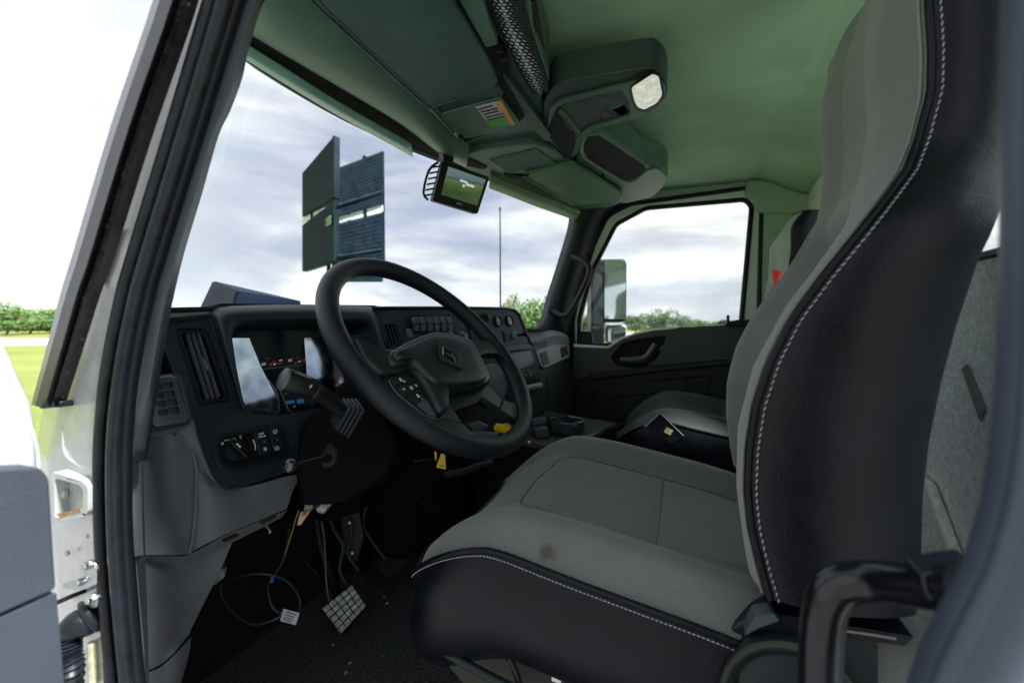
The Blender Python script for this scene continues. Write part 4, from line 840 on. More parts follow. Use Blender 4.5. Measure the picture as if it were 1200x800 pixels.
for px in ([(633, 413.5), (640.5, 411), (644, 425.5), (637.2, 428.5)], [(657, 407.5), (664, 405), (666.5, 415), (659, 419)]):
    plate('passenger_vent', rnd(px, .8), QP(.003), .006, blackp, da, bevel=.0008)
    for k in range(3):
        t_ = (k+.6)/3.2; a = (px[0][0]*(1-t_)+px[3][0]*t_, px[0][1]*(1-t_)+px[3][1]*t_); b = (px[1][0]*(1-t_)+px[2][0]*t_, px[1][1]*(1-t_)+px[2][1]*t_)
        link('vent_fin', MB().tube([cut(a[0]+1, a[1], QP(.005)), cut(b[0]-1, b[1], QP(.005))], .002, 4), navy, da)
plate('glovebox_door', rnd([(641, 440), (668, 428), (670, 465), (662, 500), (645, 500)], 3), QP(-.008), .01, darkp, da, bevel=.003)
# dark lower middle closing the space under the panels
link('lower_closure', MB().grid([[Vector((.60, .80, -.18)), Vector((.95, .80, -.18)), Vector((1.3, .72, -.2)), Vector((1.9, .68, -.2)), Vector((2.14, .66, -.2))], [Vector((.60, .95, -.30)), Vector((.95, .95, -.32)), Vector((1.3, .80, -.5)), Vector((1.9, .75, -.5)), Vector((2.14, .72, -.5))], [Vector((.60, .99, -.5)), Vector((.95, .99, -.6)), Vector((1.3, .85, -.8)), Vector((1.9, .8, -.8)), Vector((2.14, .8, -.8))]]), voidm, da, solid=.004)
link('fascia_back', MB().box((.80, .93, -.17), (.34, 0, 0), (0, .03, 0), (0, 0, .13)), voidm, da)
plate('knee_panel_centre', [(455, 545), (600, 520), (612, 600), (560, 640), (470, 570)], ('y', .62), .02, blackp, da, bevel=.004)
# ================================================================== STEERING WHEEL
WC = Vector((0.7711, 0.4426, -.0475)); wa, wb = .7386, -.1162
WN = Vector((math.sin(wb)*math.cos(wa), -math.cos(wa)*math.cos(wb), math.sin(wa))).normalized()
W1 = Vector((0, 0, 1)).cross(WN).normalized(); W2 = WN.cross(W1)
def WP(off=0): return plane(WC, WN, off)
sw = thing('steering_wheel', WC, 'large black four-spoke steering wheel with button pad and diamond emblem', 'steering wheel')
def wpt(a, r=.225, off=0): return WC+r*(W1*math.cos(a)+W2*math.sin(a))+WN*off
link('rim', MB().tube([wpt(k*2*math.pi/96) for k in range(96)], .0185, 20, closed=True, upv=WN), wheelm, sw)
def wplate(nm, px, off, th, m, r=3, bevel=.004, **k): return plate(nm, px, WP(off), th, m, sw, bevel=bevel, r=r, **k)
# spokes
def blob(nm, px, base, mid, topo, m, ins=.25, par=None, r=4):
    """a domed pad: outline px on the plane at offset base, shrinking towards its centre at offset topo"""
    P = rnd(px, r); n = 72; lo = loopres([cut(a, b, WP(base)) for a, b in P], n); c = sum(lo, Vector())/n
    rows = [[p+WN*0 for p in lo]]
    for t_, s_ in ((.35, 1.0), (.7, .985), (.9, .95), (1, .88), (1.04, .7), (1.06, .4)):
        rows.append([c+(p-c)*s_+WN*(topo-base)*t_ for p in lo])
    rows.append([c+WN*(topo-base)*1.07]*n)
    return link(nm, MB().grid(rows, cu=True), m, par or sw, angle=60)
blob('upper_left_spoke', [(406, 404), (418, 413), (432, 420), (455, 420), (482, 411), (486, 434), (458, 449), (438, 449), (420, 434)], -.006, 0, .017, padm, r=5)
blob('upper_right_spoke', [(532, 400), (553, 405), (563, 402), (572, 396), (584, 406), (600, 430), (595, 434), (588, 425), (582, 420), (562, 420), (548, 428)], -.008, 0, .009, padm, r=4)
wplate('lower_left_spoke', [(497, 462), (515, 466), (530, 478), (542, 496), (560, 512), (576, 518), (560, 528), (535, 518), (520, 508), (508, 494)], .008, .022, padm, r=4, bevel=.007, seg=3)
wplate('lower_right_spoke', [(560, 440), (572, 450), (588, 468), (600, 471), (609, 470), (613, 478), (609, 492), (600, 489), (585, 478), (560, 462)], .002, .013, padm, r=4, bevel=.007, seg=3)
wplate('lower_cover', [(470, 420), (545, 420), (566, 446), (580, 468), (560, 480), (520, 482), (490, 470)], -.012, .05, darkp, r=8, bevel=.008, seg=3)
padpx = [(446, 421), (452, 416), (475, 404), (495, 395), (506, 393), (522, 396), (541, 403), (553, 411), (556, 420), (564, 438), (569, 449), (567, 455), (545, 458), (530, 461), (515, 458), (500, 462), (508, 476), (520, 492), (516, 494), (502, 484), (478, 440), (458, 436)]
blob('hub_pad_base', [(447, 421), (475, 405), (504, 393.5), (530, 397.5), (550, 405), (557, 420), (571, 450), (566, 457), (530, 463), (512, 464), (508, 472), (520, 490), (508, 490), (492, 458), (474, 432), (452, 438)], .006, 0, .026, padm, r=7)
blob('hub_pad', [(455, 419), (476, 409), (504, 397), (530, 400.5), (547, 408), (554, 422), (567, 449), (558, 454), (530, 458), (508, 457), (492, 444), (476, 427), (460, 428)], .016, 0, .034, padm, r=8)
# front skirt of the pad
wplate('pad_skirt', [(508, 458), (530, 461.5), (566, 451), (568, 458), (560, 472), (530, 482), (512, 474)], .004, .03, blackp, r=4, bevel=.005)
for px in ([(447, 418), (450, 424), (453, 434), (453, 442)],): link('pad_seam', MB().tube([cut(a, b, WP(.0135)) for a, b in px], .0012, 6, sm=4), voidm, sw)
link('pad_seam', MB().tube([cut(a, b, WP(.0105)) for a, b in ((518, 491), (528, 492.5), (542, 496))], .0012, 6, sm=4), voidm, sw)
link('pad_seam', MB().tube([cut(a, b, WP(.0035)) for a, b in ((590, 468), (588, 475), (583, 482))], .0013, 6, sm=4), voidm, sw)
link('pad_seam', MB().tube([cut(a, b, WP(.0075)) for a, b in ((560, 403), (570, 409), (574, 417))], .0010, 6, sm=4), voidm, sw)
# button pad
wplate('button_well', [(449, 444), (454, 438), (478, 434), (492, 446), (516, 488), (514, 494), (500, 488), (478, 476), (460, 460)], .012, .02, blackp, r=5, bevel=.003)
wplate('button_frame', [(455, 443), (477, 437), (488, 447), (512, 489), (498, 484), (478, 470), (464, 457)], .0155, .004, voidm, r=3, bevel=.001)
for px in ([(457, 443), (468, 440), (474, 449), (464, 451)], [(469, 440), (477, 438), (485, 448), (475, 449)], [(465, 452), (475, 450), (484, 461), (474, 465)], [(476, 450), (486, 449), (494, 459), (485, 461)], [(475, 466), (485, 462), (494, 462), (498, 466), (487, 473)]):
    wplate('wheel_button', px, .018, .004, darkp, r=1, bevel=.001)
wplate('button_blank', [(489, 473), (500, 467), (512, 488), (504, 486)], .0175, .004, MATS['pillar_trim_plastic'], r=1, bevel=.001)
wr = (cut(480, 450, WP(.02))-cut(470, 452, WP(.02))).normalized()
for s_, a, b in (('#', 469.5, 444.5), ('+', 474, 447), ('x', 487.5, 451), ('#', 482, 454), ('=', 473.5, 456), ('&', 490, 463.5), (',', 494, 466)):
    text('button_symbol', s_, cut(a, b, WP(.0187)), W1, W2, .010, whitepr, sw)
link('button_trim', MB().tube([cut(a, b, WP(.0165)) for a, b in ((455, 445), (463, 458), (480, 473), (498, 486), (512, 491))], .0008, 6, sm=4), greyp, sw)
# emblem: raised diamond frame with a recessed dark badge
em = [(513, 397), (548, 412.5), (540.5, 433), (505, 414)]
EO = .040
def epl(px, off): return [cut(a, b, WP(off)) for a, b in px]
em_o = [(516, 400), (537, 411), (539.5, 429.5), (517.5, 418)]; em_i = [(518.8, 405.5), (533.5, 413.5), (536.5, 426), (519.5, 416.5)]
eb = plate('emblem_frame', [(514, 398), (539, 411), (542, 432), (516.5, 419.5)], WP(EO), .006, padm, sw, bevel=.002, holes=[em_i])
plate('emblem_badge', em_i, WP(EO-.003), .003, blackp, sw, bevel=.0003)
link('emblem_bar', MB().box(cut(519.3, 411.0, WP(EO+.001)), (cut(519.6, 415.5, WP(EO))-cut(519, 406.5, WP(EO)))*.5, W1*.0009, WN*.0008), greyl, sw)
link('emblem_bar', MB().box(cut(528, 416.5, WP(EO-.001)), (cut(534, 419.5, WP(EO))-cut(523, 413.5, WP(EO)))*.5, W2*.0008, WN*.0008), greyp, sw)
link('emblem_bar', MB().box(cut(532, 419, WP(EO-.001)), (cut(535, 424.5, WP(EO))-cut(530, 413.5, WP(EO)))*.5, W1*.0012, WN*.0008), greyp, sw)
link('emblem_shoulder', MB().tube([cut(a, b, WP(EO-.002)) for a, b in ((513, 398), (538, 410.5), (541, 433))], .0016, 6), padm, sw)
text('horn_mark', 'b', cut(547, 444, WP(.0372)), W1, W2, .010, voidm, sw)
# ================================================================== STEERING COLUMN
sc_ = thing('steering_column', WC-WN*.12, 'black steering column shroud with ribbed stalk boots below the wheel', 'column')
AX = -WN
def colring(d, hw, hh, dz=0): 
    c = WC+AX*d+W2*dz; o = []
    for k in range(20):
        t_ = 2*math.pi*k/20; o.append(c+W1*hw*(abs(math.cos(t_))**.6)*(1 if math.cos(t_) > 0 else -1)+W2*hh*(abs(math.sin(t_))**.6)*(1 if math.sin(t_) > 0 else -1))
    return o
link('shroud', MB().grid([colring(.06, .035, .03, -.03), colring(.07, .05, .045, -.03), colring(.14, .065, .06, -.03), colring(.22, .10, .09, -.02), colring(.30, .115, .10, -.02), colring(.40, .12, .10, -.02)], cu=True, caps=True), columnb, sc_, angle=60)
link('shaft', MB().tube([WC+AX*.02, WC+AX*.62], .025, 12), blackp, sc_)
plate('left_cheek', rnd([(385, 470), (396, 450), (408, 442), (426, 448), (446, 478), (470, 520), (455, 560), (400, 590), (352, 592), (345, 548), (352, 500), (368, 482)], 8), plane(WC+AX*.10-W1*.075, (-.75, -.55, .35)), .05, columnb, sc_, bevel=.008, seg=3)
# tilt lever
lv = thing('tilt_lever', PD(340, 545, .60), 'short lever with a shiny black ball knob below the light switch', 'lever')
link('rod', MB().tube([PD(345, 544.5, .60), PD(362, 541, .62), (PD(388, 536, .66))], [.0028, .0034, .006], 10, sm=3), blackp, lv)
link('ball', MB().lathe(PD(340, 545.5, .60), RT, [(.0092*math.sin(math.pi*k/12)+.0001, -.0092*math.cos(math.pi*k/12)) for k in range(13)], 24, cap=False), mat('gloss_black', (.01, .01, .012), .05, coat=1, var=(20, .1)), lv, angle=80)
plate('lever_slot', rnd([(373, 540), (384, 520), (394, 528), (392, 544), (380, 550)], 4), ('d', .655), .01, voidm, lv, bevel=.002)
# turn signal stalk
st = thing('turn_signal_stalk', PD(405, 487, .66), 'black turn signal stalk with a wide round grey end cap', 'stalk')
sa, sb_, sc2, sd_ = PD(333, 444, .575), PD(366, 455, .600), PD(378, 463, .615), PD(408, 488, .655)
ax_ = (sb_-sa).normalized()
link('handle_body', MB().tube([sa, sa+ax_*.006, sa.lerp(sb_, .5), sb_, sc2, sc2.lerp(sd_, .5), sd_], [.0135, .0152, .0147, .0132, .0112, .0100, .0095], 24), blackp, st)
link('end_cap', MB().lathe(sa, -ax_, [(.0147, -.001), (.0143, .002), (.012, .0035), (.0002, .0040)], 28), mat('cap_grey', (.095, .10, .115), .45, bump=(800, .3)), st)
cr_ = sb_.lerp(sc2, .2)
link('stalk_ring', MB().lathe(cr_, ax_, [(.0137, -.002), (.0140, 0), (.0137, .002)], 24), darkp, st)
vp = (ax_.cross(FW)).normalized(); vp = vp if vp.dot(UP) > 0 else -vp; fo_ = -FW*.0158
for s_, p_ in (('o', (357, 447)), ('-)', (364, 452)), ('>', (369, 455))):
    text('stalk_symbol', s_, PD(p_[0], p_[1], .583 if s_ != '>' else .592), ax_, vp, .0065, whitepr, st)
link('top_facet', MB().box(sa.lerp(sb_, .55)+vp*.0136-FW*.004, ax_*.012, FW*.0035, vp*.0012), greyp, st, bevel=.001)
for k in range(4):
    h_ = .019+.0014*k; c_ = sd_+ax_*(-.012+.006*k)
    link('boot_rib', MB().box(c_, vp*h_, ax_.cross(vp)*h_*.85, ax_*.0022), darkp, st, bevel=.0012)
# right hand stalk end + yellow parts
yk = thing('yellow_valve_knob', PD(600, 502, 1.05), 'bright yellow pull knob seen through the lower right opening of the steering wheel', 'knob')
ka, kb_ = PD(583, 501, 1.07), PD(596, 503, 1.03)
link('stem', MB().tube([ka, kb_], [.0105, .0105], 16), yellow, yk)
link('knob_face', MB().prism([PD(a, b, 1.028) for a, b in rnd([(591, 498), (595, 495.5), (601, 500), (600, 508), (597, 510), (592, 506)], 1.5)], (kb_-ka).normalized()*-.008), yellow, yk, bevel=.0015)
yt = thing('yellow_tag', PD(516, 543, .95), 'small yellow warning tag hanging under the steering wheel', 'tag')
link('tag_plate', MB().prism([PD(a, b, .95) for a, b in ((517, 531), (521.5, 532.5), (522.5, 549.5), (511, 547.5))], FW*.002), yellow, yt)
link('tag_edge', MB().prism([PD(a, b, .96) for a, b in ((509, 528), (512, 531), (511, 540), (509.5, 537))], FW*.002), yellow, yt)
for a, b in ((516, 545.5), (519.5, 546)): link('tag_mark', MB().lathe(PD(a, b, .948), -FW, [(.0018, 0), (.0018, .0004)], 8), blackp, yt)
# bracket and bits of bare wiring under the column
wb_ = thing('column_bracket', PD(365, 600, .80), 'torn bare metal bracket and tape under the steering column', 'bracket')
tin = mat('bare_tin', (.34, .33, .28), .45, metal=.5, var=(120, .5), bump=(80, 1))
link('flange', MB().prism([PD(a, b, .80) for a, b in ((358, 586), (366, 582), (386, 585), (388, 590), (378, 601), (372, 600), (368, 592), (362, 598), (354, 604))], FW*.006+Vector((0, 0, -.004))), tin, wb_, bevel=.001)
link('tape_label', MB().prism([PD(a, b, .795) for a, b in ((352, 600), (364, 598), (352, 615), (348, 615))], FW*.002), mat('worn_paper', (.45, .36, .26), .7, var=(150, .5)), wb_)
link('red_print', MB().prism([PD(a, b, .793) for a, b in ((355, 600), (360, 599.5), (359, 603), (354, 604))], FW*.0006), mat('dull_red', (.45, .04, .03), .7), wb_)
link('knob_pin', MB().lathe(PD(372, 590, .79), -FW, [(.006, 0), (.006, .006), (.001, .009)], 10), blackp, wb_)
# ------------------------------------------------------------------ pedals
bp_ = thing('brake_pedal', PD(405, 700, 1.10), 'worn metal brake pedal with a five by five tiled pad', 'pedal')
pc = [PD(375, 713, 1.06), PD(413, 683, 1.13), PD(431, 710, 1.12), PD(400, 745, 1.04)]
pn = (pc[1]-pc[0]).cross(pc[3]-pc[0]).normalized(); pn = pn if pn.dot(FW) < 0 else -pn
link('backing', MB().prism([p-pn*.001 for p in pc], -pn*.012), blackp, bp_, bevel=.004)
for i in range(5):
    for j in range(5):
        def bl(u_, v_): return pc[0].lerp(pc[1], u_).lerp(pc[3].lerp(pc[2], u_), v_)
        a, b, g = .04+i*.187, .04+j*.187, .155
        link('tread_tile', MB().prism([bl(a, b)+pn*.005, bl(a+g, b)+pn*.005, bl(a+g, b+g)+pn*.005, bl(a, b+g)+pn*.005], -pn*.006), alum, bp_, bevel=.0012)
link('pedal_arm', MB().tube([PD(398, 700, 1.15), PD(388, 672, 1.18), PD(378, 640, 1.2), PD(372, 600, 1.2)], .012, 8, sm=3, flat=.5), blackp, bp_)
ap = thing('accelerator_pedal', PD(440, 678, 1.25), 'dark flat accelerator pedal right of the brake pedal', 'pedal')
link('pedal_plate', MB().prism([PD(423, 668, 1.3), PD(440, 661, 1.34), PD(460, 684, 1.26), PD(446, 697, 1.2)], Vector((0, .014, -.006))), mat('pedal_dark', (.035, .042, .05), .45, bump=(120, .6)), ap, bevel=.003)
link('pedal_arm', MB().tube([PD(436, 668, 1.34), PD(425, 640, 1.4), PD(415, 600, 1.4)], .010, 8), blackp, ap)
bc = thing('brake_cable', PD(383, 700, 1.1), 'thin grey cable running down behind the brake pedal', 'cable')
link('cable_run', MB().tube([PD(376, 605, 1.08), PD(380, 630, 1.08), PD(381.5, 665, 1.08), PD(384, 695, 1.08), PD(388, 706, 1.1)], .0022, 8, sm=5), mat('cable_grey', (.13, .15, .15), .45), bc)
wl_ = thing('wiring_bundle', PD(395, 640, 1.2), 'dark bundled wiring and mounting bracket hanging behind the pedals', 'wiring')
for k, pts in enumerate([[(384, 600), (392, 622), (402, 640), (398, 668), (410, 690)], [(400, 596), (412, 620), (408, 648), (420, 668)], [(430, 590), (426, 615), (440, 640), (452, 655)], [(360, 612), (352, 640), (360, 660), (372, 672)]]):
    link('wire', MB().tube([PD(a, b, 1.15+.05*k) for a, b in pts], .004-.0006*k, 8, sm=5), MATS['cable'], wl_)
link('mounting_bracket', MB().prism([PD(a, b, 1.22) for a, b in ((398, 605), (420, 600), (426, 628), (418, 660), (404, 650))], FW*.01), MATS['pedal_dark'], wl_, bevel=.003)
for a, b in ((409, 612), (412, 648)): link('bracket_bolt', MB().lathe(PD(a, b, 1.14), -FW, [(.005, -.002), (.005, .003), (.002, .004)], 8), steel, wl_)
# ------------------------------------------------------------------ loose cable coil with paper tag
cc_ = thing('coiled_cable', PD(310, 700, .93), 'loose dark cable coiled in two loops hanging under the dash', 'cable')
cpx_ = [(339, 620), (336, 640), (330, 660), (318, 678), (314, 690), (318, 708), (328, 718), (342, 720), (351, 712), (350, 698), (340, 684), (325, 675), (305, 672), (285, 674), (267, 680), (259, 684), (260, 698), (272, 716), (292, 730), (312, 729), (328, 722)]
link('cable_loop', MB().tube([PD(a, b, .93+.03*math.sin(k*.9)) for k, (a, b) in enumerate(cpx_)], .0021, 8, sm=6), cablem, cc_)
link('cable_lead', MB().tube([PD(350, 598, .86), PD(346, 610, .88), PD(342, 624, .90), PD(334, 650, .92)], .0014, 6, sm=4), mat('wire_yellow', (.28, .30, .10), .5), cc_)
link('paper_tag', MB().prism([PD(a, b, .90) for a, b in ((332, 713), (351, 718), (346.5, 732), (328, 727))], FW*.001), mat('tag_paper', (.55, .60, .66), .7, var=(60, .08)), cc_)
for k, (a, b) in enumerate(((334, 716.5), (333, 719.5), (332, 722.5), (331, 725))):
    link('tag_print', MB().tube([PD(a+1, b, .898), PD(a+13-k, b+3.6, .898)], .0006, 4), blackp, cc_)
link('blue_clip', MB().lathe(PD(319, 678, .92), Vector((.2, 0, 1)), [(.0035, -.006), (.0035, .006)], 8), mat('blue_clip_plastic', (.03, .16, .5), .4), cc_)
kn_ = thing('cable_connector', PD(258, 673, .86), 'small grey plug connector clipped beside the kick panel', 'connector')
link('plug_body', MB().tube([PD(252, 680, .88), PD(257, 673, .86), PD(262, 665, .86)], [.007, .009, .006], 12), mat('plug_grey', (.28, .32, .38), .35), kn_)
link('plug_ring', MB().lathe(PD(257, 673, .855), -FW, [(.010, -.002), (.010, .002), (.006, .003), (.005, -.002)], 16), greyl, kn_)
link('plug_tip', MB().lathe(PD(262, 664, .86), Vector((.3, 0, 1)), [(.004, 0), (.0045, .008), (.002, .011)], 10), blackp, kn_)
hk = thing('latch_hook', PD(314, 619, .80), 'tiny metal latch hook under the grey knee bolster', 'hook')
link('hook', MB().tube([PD(312, 612, .80), PD(313, 617, .80), PD(317, 622, .80), PD(315, 624, .80)], .0018, 6, sm=3), steel, hk)
# ------------------------------------------------------------------ centre console with cup holders
cc2 = thing('centre_console', (1.35, .30, -.8), 'low black centre console with cup holders beyond the driver seat', 'console')
link('console_box', MB().prism([Vector(p) for p in ((1.18, .30, -.34), (1.60, .20, -.34), (1.66, .52, -.32), (1.25, .60, -.32))], Vector((0, 0, -.46))), blackp, cc2, bevel=.012)
for a, b, r_ in ((652, 492, .045), (664, 497, .055)):
    c_ = PZ(a, b, -.295) if 0 else PD(a, b, 1.45)
    link('cup_ring', MB().lathe(c_, (0, 0, 1), [(r_, -.05), (r_*1.04, 0), (r_*.98, .008), (r_*.9, .004), (r_*.86, -.05)], 28), darkp, cc2)
link('ring_rim', MB().tube([PD(664, 496, 1.45)+Vector((.052*math.cos(t_), .052*math.sin(t_), .010)) for t_ in [k*math.pi/12 for k in range(24)]], .0035, 8, closed=True), mat('satin_rim', (.05, .06, .07), .25), cc2)
link('cup_insert', MB().lathe(PD(664, 497.5, 1.45), (0, 0, 1), [(.034, -.01), (.034, .0), (.001, .001)], 20), mat('pale_insert', (.25, .30, .32), .4), cc2)
for px, d_ in (([(622, 492), (640, 490), (642, 497), (624, 500)], 1.4), ([(626, 503), (642, 501), (645, 512), (628, 514)], 1.35)):
    link('console_lid', MB().prism([PD(a, b, d_) for a, b in rnd(px, 2)], FW*.04), mat('lid_plastic', (.05, .06, .07), .35) if d_ > 1.36 else MATS['lid_plastic'], cc2, bevel=.006)
link('console_pin', MB().lathe(PD(620, 518, 1.25), -FW, [(.005, -.004), (.005, .004), (.001, .007)], 10), chrome, cc2)
for px, d_, w_ in (([(548, 497), (560, 494), (572, 500), (560, 508)], 1.15, .02), ([(552, 506), (585, 508), (578, 516), (560, 514)], 1.12, .02)):
    link('valve_block', MB().prism([PD(a, b, d_) for a, b in rnd(px, 2)], FW*w_), MATS['pillar_trim_plastic'], cc2, bevel=.003)
link('cable_duct', MB().tube([PD(520, 556, 1.0), PD(545, 552, 1.02), PD(562, 545, 1.05), PD(575, 542, 1.08)], .008, 10, sm=4), darkp, cc2)
# ================================================================== SEATS
def seat(SX, SY, SZ, lab, cushm, sidem, driver=True, by=0, hw=.26, y0=-.24, y1=.362, zs=.52):
    """SX SY SZ: shift of the whole seat from the driver's position"""
    CX = .77
    S = Vector((SX, SY, SZ))
    t = thing('cab_seat', S+Vector((CX, .05, -.80)), lab, 'seat')
    def half(y):                                     # footprint half width along y (rounded front)
        f = max(0, (y-(y1-.13))/.13); return hw*(1-.22*f**3.2)
    def top(x, y):
        a = abs(x-CX)*hw/half(y); fr = sstep(.10, .345, y)
        z = -.302+.17*min(y, .22)
        bo = .030*(sstep(.150, .205, a)-1.55*sstep(.218, .268, a)*1.0)*(1-.55*fr)
        z += bo
        if y > .17: z -= .075*((y-.17)/.175)**2.4
        z -= .006*(1-(a/.15)**2) if a < .15 else 0
        if a > .12 and y < -.02: z -= .010*sstep(-.02, -.2, y)
        return z
    NX, NY = 90, 90
    # seams of the centre panel, as lines on the top surface (s = x from centre, y)
    seamp = [(-.150, -.24), (-.151, -.05), (-.150, .12), (-.146, .18), (-.135, .212), (-.11, .232), (0, .245), (.11, .232), (.135, .212), (.148, .18), (.152, .08), (.152, -.24)]
    seg_ = [(Vector(a), Vector(b)) for a, b in zip(seamp, seamp[1:])]+[(Vector((-.15, .03)), Vector((.152, .03)))]
    def groove(x, y):
        p = Vector((x-CX, y)); m_ = 9
        for a, b in seg_:
            d = b-a; q = max(0, min(1, (p-a).dot(d)/d.dot(d))); m_ = min(m_, (p-a-d*q).length)
        return .0045*math.exp(-(m_/.006)**2)
    def P(x, y, g=True): return Vector((x, y, top(x, y)-(groove(x, y) if g else 0)))+S
    rows = []
    for j in range(NY+1):
        y = y0+(y1-y0)*(j/NY); h_ = half(y)
        rows.append([P(CX-h_+2*h_*i/NX, y) for i in range(NX+1)])
    link('cushion', MB().grid(rows), cushm, t, angle=180)
    if driver:
        def sline(pts, r, m_, dz=0):
            q_ = smooth([Vector((a, b, 0)) for a, b in pts], 14)[0]; return link('seam', MB().tube([P(CX+v.x, v.y, False)+Vector((0, 0, dz)) for v in q_], r, 6), m_, t)
        sline(seamp, .0011, seamd, -.0038); sline([(-.15, .03), (0, .03), (.152, .03)], .0010, MATS['seam_pale'], -.0032)
        # soft crease where the near bolster wraps back
    edge = [P(CX-half(y0+(y1-y0)*j/60), y0+(y1-y0)*j/60) for j in range(61)]
    front = [P(CX-half(y1)+2*half(y1)*i/40, y1) for i in range(1, 41)]
    far = [P(CX+half(y0+(y1-y0)*j/60), y0+(y1-y0)*j/60) for j in range(60, -1, -1)]
    per = edge+front+far[1:]
    cen = Vector((CX, .05, -.42))+S
    def outw(p): v = Vector((p.x-cen.x, (p.y-cen.y)*.55, 0)); return v.normalized()
    skirt = [[p+Vector((0, 0, .000)) for p in per]]
    for o_, dz in ((.006, -.008), (.012, -.035), (.013, -.070), (.006, -.105), (-.012, -.130), (-.04, -.150), (-.08, -.158)):
        skirt.append([p+outw(p)*o_+Vector((0, 0, dz*(1+.10*math.sin((p.y-S.y)*6)))) for p in per])
    link('cushion_side', MB().grid(skirt), sidem, t, angle=180)
    link('piping', MB().tube([p+outw(p)*.003+Vector((0, 0, -.001)) for p in per], .0038, 10), sidem, t)
    if driver:
        sm_ = MB(); acc = 0; last = None; off = [p+outw(p)*.0085+Vector((0, 0, -.0065)) for p in per]
        fine = []
        for a, b in zip(off, off[1:]):
            k = max(1, int((b-a).length/.0009)); fine += [a.lerp(b, i/k) for i in range(k)]
        i = 0; step = 5
        while i+5 < len(fine): sm_.tube([fine[i], fine[i+2]+Vector((0, 0, .0003)), fine[i+3]], .00055, 6); i += step
        link('stitching', sm_, thread, t, kind='stuff')
    # under-cushion pan
    link('seat_pan', MB().grid([[p+outw(p)*-.05+Vector((0, 0, -.145)) for p in per], [p+outw(p)*-.07+Vector((0, 0, -.165)) for p in per], [cen+(p-cen)*.4+Vector((0, 0, -.08)) for p in per]]), blackp, t)
    # ---------------- backrest
    seam_px = [(1090, -60), (1085, 0), (1089, 60), (1088, 110), (1075, 165), (1060, 200), (1035, 233), (1000, 277), (962, 325), (925, 375), (900, 425), (884, 475), (876, 525), (874, 575), (879, 620), (890, 665), (905, 715)]
    rear_px = [(1215, -60), (1205, 0), (1200, 100), (1190, 165), (1175, 230), (1150, 300), (1125, 380), (1106, 450), (1092, 520), (1085, 580), (1083, 640), (1084, 690), (1072, 745)]
    sil_px = [((1045, -60), .94), ((1012, 0), .94), ((985, 60), .95), ((968, 120), .95), ((963, 165), .96), ((966, 215), .96)]
    low_px = [((960, 262), .96), ((930, 312), .96), ((888, 368), .96), ((866, 410), .96), ((856, 450), .96), ((855, 490), .96), ((860, 530), .96), ((868, 575), .96), ((878, 640), .96), ((890, 700), .96)]
    SK = .06
    def xs_at(py): return .555-.05*sstep(120, 330, py)
    def hw_at(z): return .265-.05*sstep(.07, .19, z)
    sy = [(p.z, p.y+SK*(p.x-CX)) for p in (PX(a, b, xs_at(b)) for a, b in seam_px)]; rym = [(p.z, p.y+SK*(p.x-CX)) for p in (PX(a, b, xs_at(b)+.015) for a, b in rear_px)]
    hy = [(p.z, p.y+SK*(p.x-CX)) for p in (PX(a[0], a[1], x) for a, x in sil_px+low_px)]
    zt, zb = (zs, -.272)
    NR = 70
    fr_rows = []; sd_rows = []; fsd = []; bk_rows = []
    for j in range(NR+1):
        z = zb+(zt-zb)*j/NR; bo_ = by-(.14*sstep(.22, -.15, z) if by else 0); ys_ = interp(sy, z)+bo_; yr_ = interp(rym, z)+bo_; hd = sstep(.085, .165, z)
        ridge = interp(hy, z)+bo_; w2 = hw_at(z); tp = sstep(zs-.06, zs+.04, z)
        row = []
        for i in range(61):
            u_ = -1+2*i/60; a = abs(u_)*w2; x = CX+u_*w2; e_ = w2-a
            k_ = math.sin(math.pi/2*min(1, e_/.075))
            low = ys_+(ridge-ys_)*k_+.006*math.sin(math.pi*min(1, e_/.09))-.045*sstep(.08, .16, e_)
            head = ys_+(ridge-ys_)*k_+.010*math.sin(math.pi*min(1, e_/.16))
            v = low*(1-hd)+head*hd
            ce = .045+.40*max(0, z-.015)
            cre = .007*math.exp(-((e_-ce)/.006)**2)*sstep(-.03, .02, z)*sstep(.185, .14, z)
            row.append(Vector((x, v-cre-tp*.05-SK*(x-CX), z))+S)
        fr_rows.append(row)
        n0 = row[0]; n1 = row[-1]; bx = .012; xl = CX-w2; xr = CX+w2
        def yy(n, q): y0_ = n.y-S.y; return y0_+(yr_-SK*(n.x-S.x-CX)-y0_)*q
        QS = (.06, .15, .3, .45, .6, .75, .88, .96, 1)
        sd_rows.append([n0]+[Vector((xl-bx*math.sin(math.pi*q)**.7+.018*q*q, yy(n0, q), z))+S for q in QS])
        fsd.append([n1]+[Vector((xr+bx*math.sin(math.pi*q)**.7-.018*q*q, yy(n1, q), z))+S for q in QS])
        e0, e1_ = sd_rows[-1][-1], fsd[-1][-1]
        bk_rows.append([e0]+[e0.lerp(e1_, q)+Vector((0, -.02*math.sin(math.pi*q), 0)) for q in (.1, .3, .5, .7, .9)]+[e1_])
    link('backrest', MB().grid(fr_rows), back_fabric, t, angle=180)
    link('side_bolster', MB().grid(sd_rows), sidem, t, angle=180); link('side_bolster', MB().grid(fsd), sidem, t, angle=180)
    link('back_shell', MB().grid(bk_rows), darkp, t, angle=180)
    # close top and bottom
    for nm, j in (('backrest_top', NR), ('backrest_bottom', 0)):
        ring = list(fr_rows[j])+list(fsd[j][1:])+list(reversed(bk_rows[j]))[1:-1]+list(reversed(sd_rows[j]))[:-1]
        c_ = sum(ring, Vector())/len(ring)+Vector((0, 0, .012 if j else -.02))
        link(nm, MB().grid([ring, [c_+(p-c_)*.75+Vector((0, 0, .010 if j else -.012)) for p in ring], [c_+(p-c_)*.05 for p in ring]], cu=True), sidem, t, angle=180)
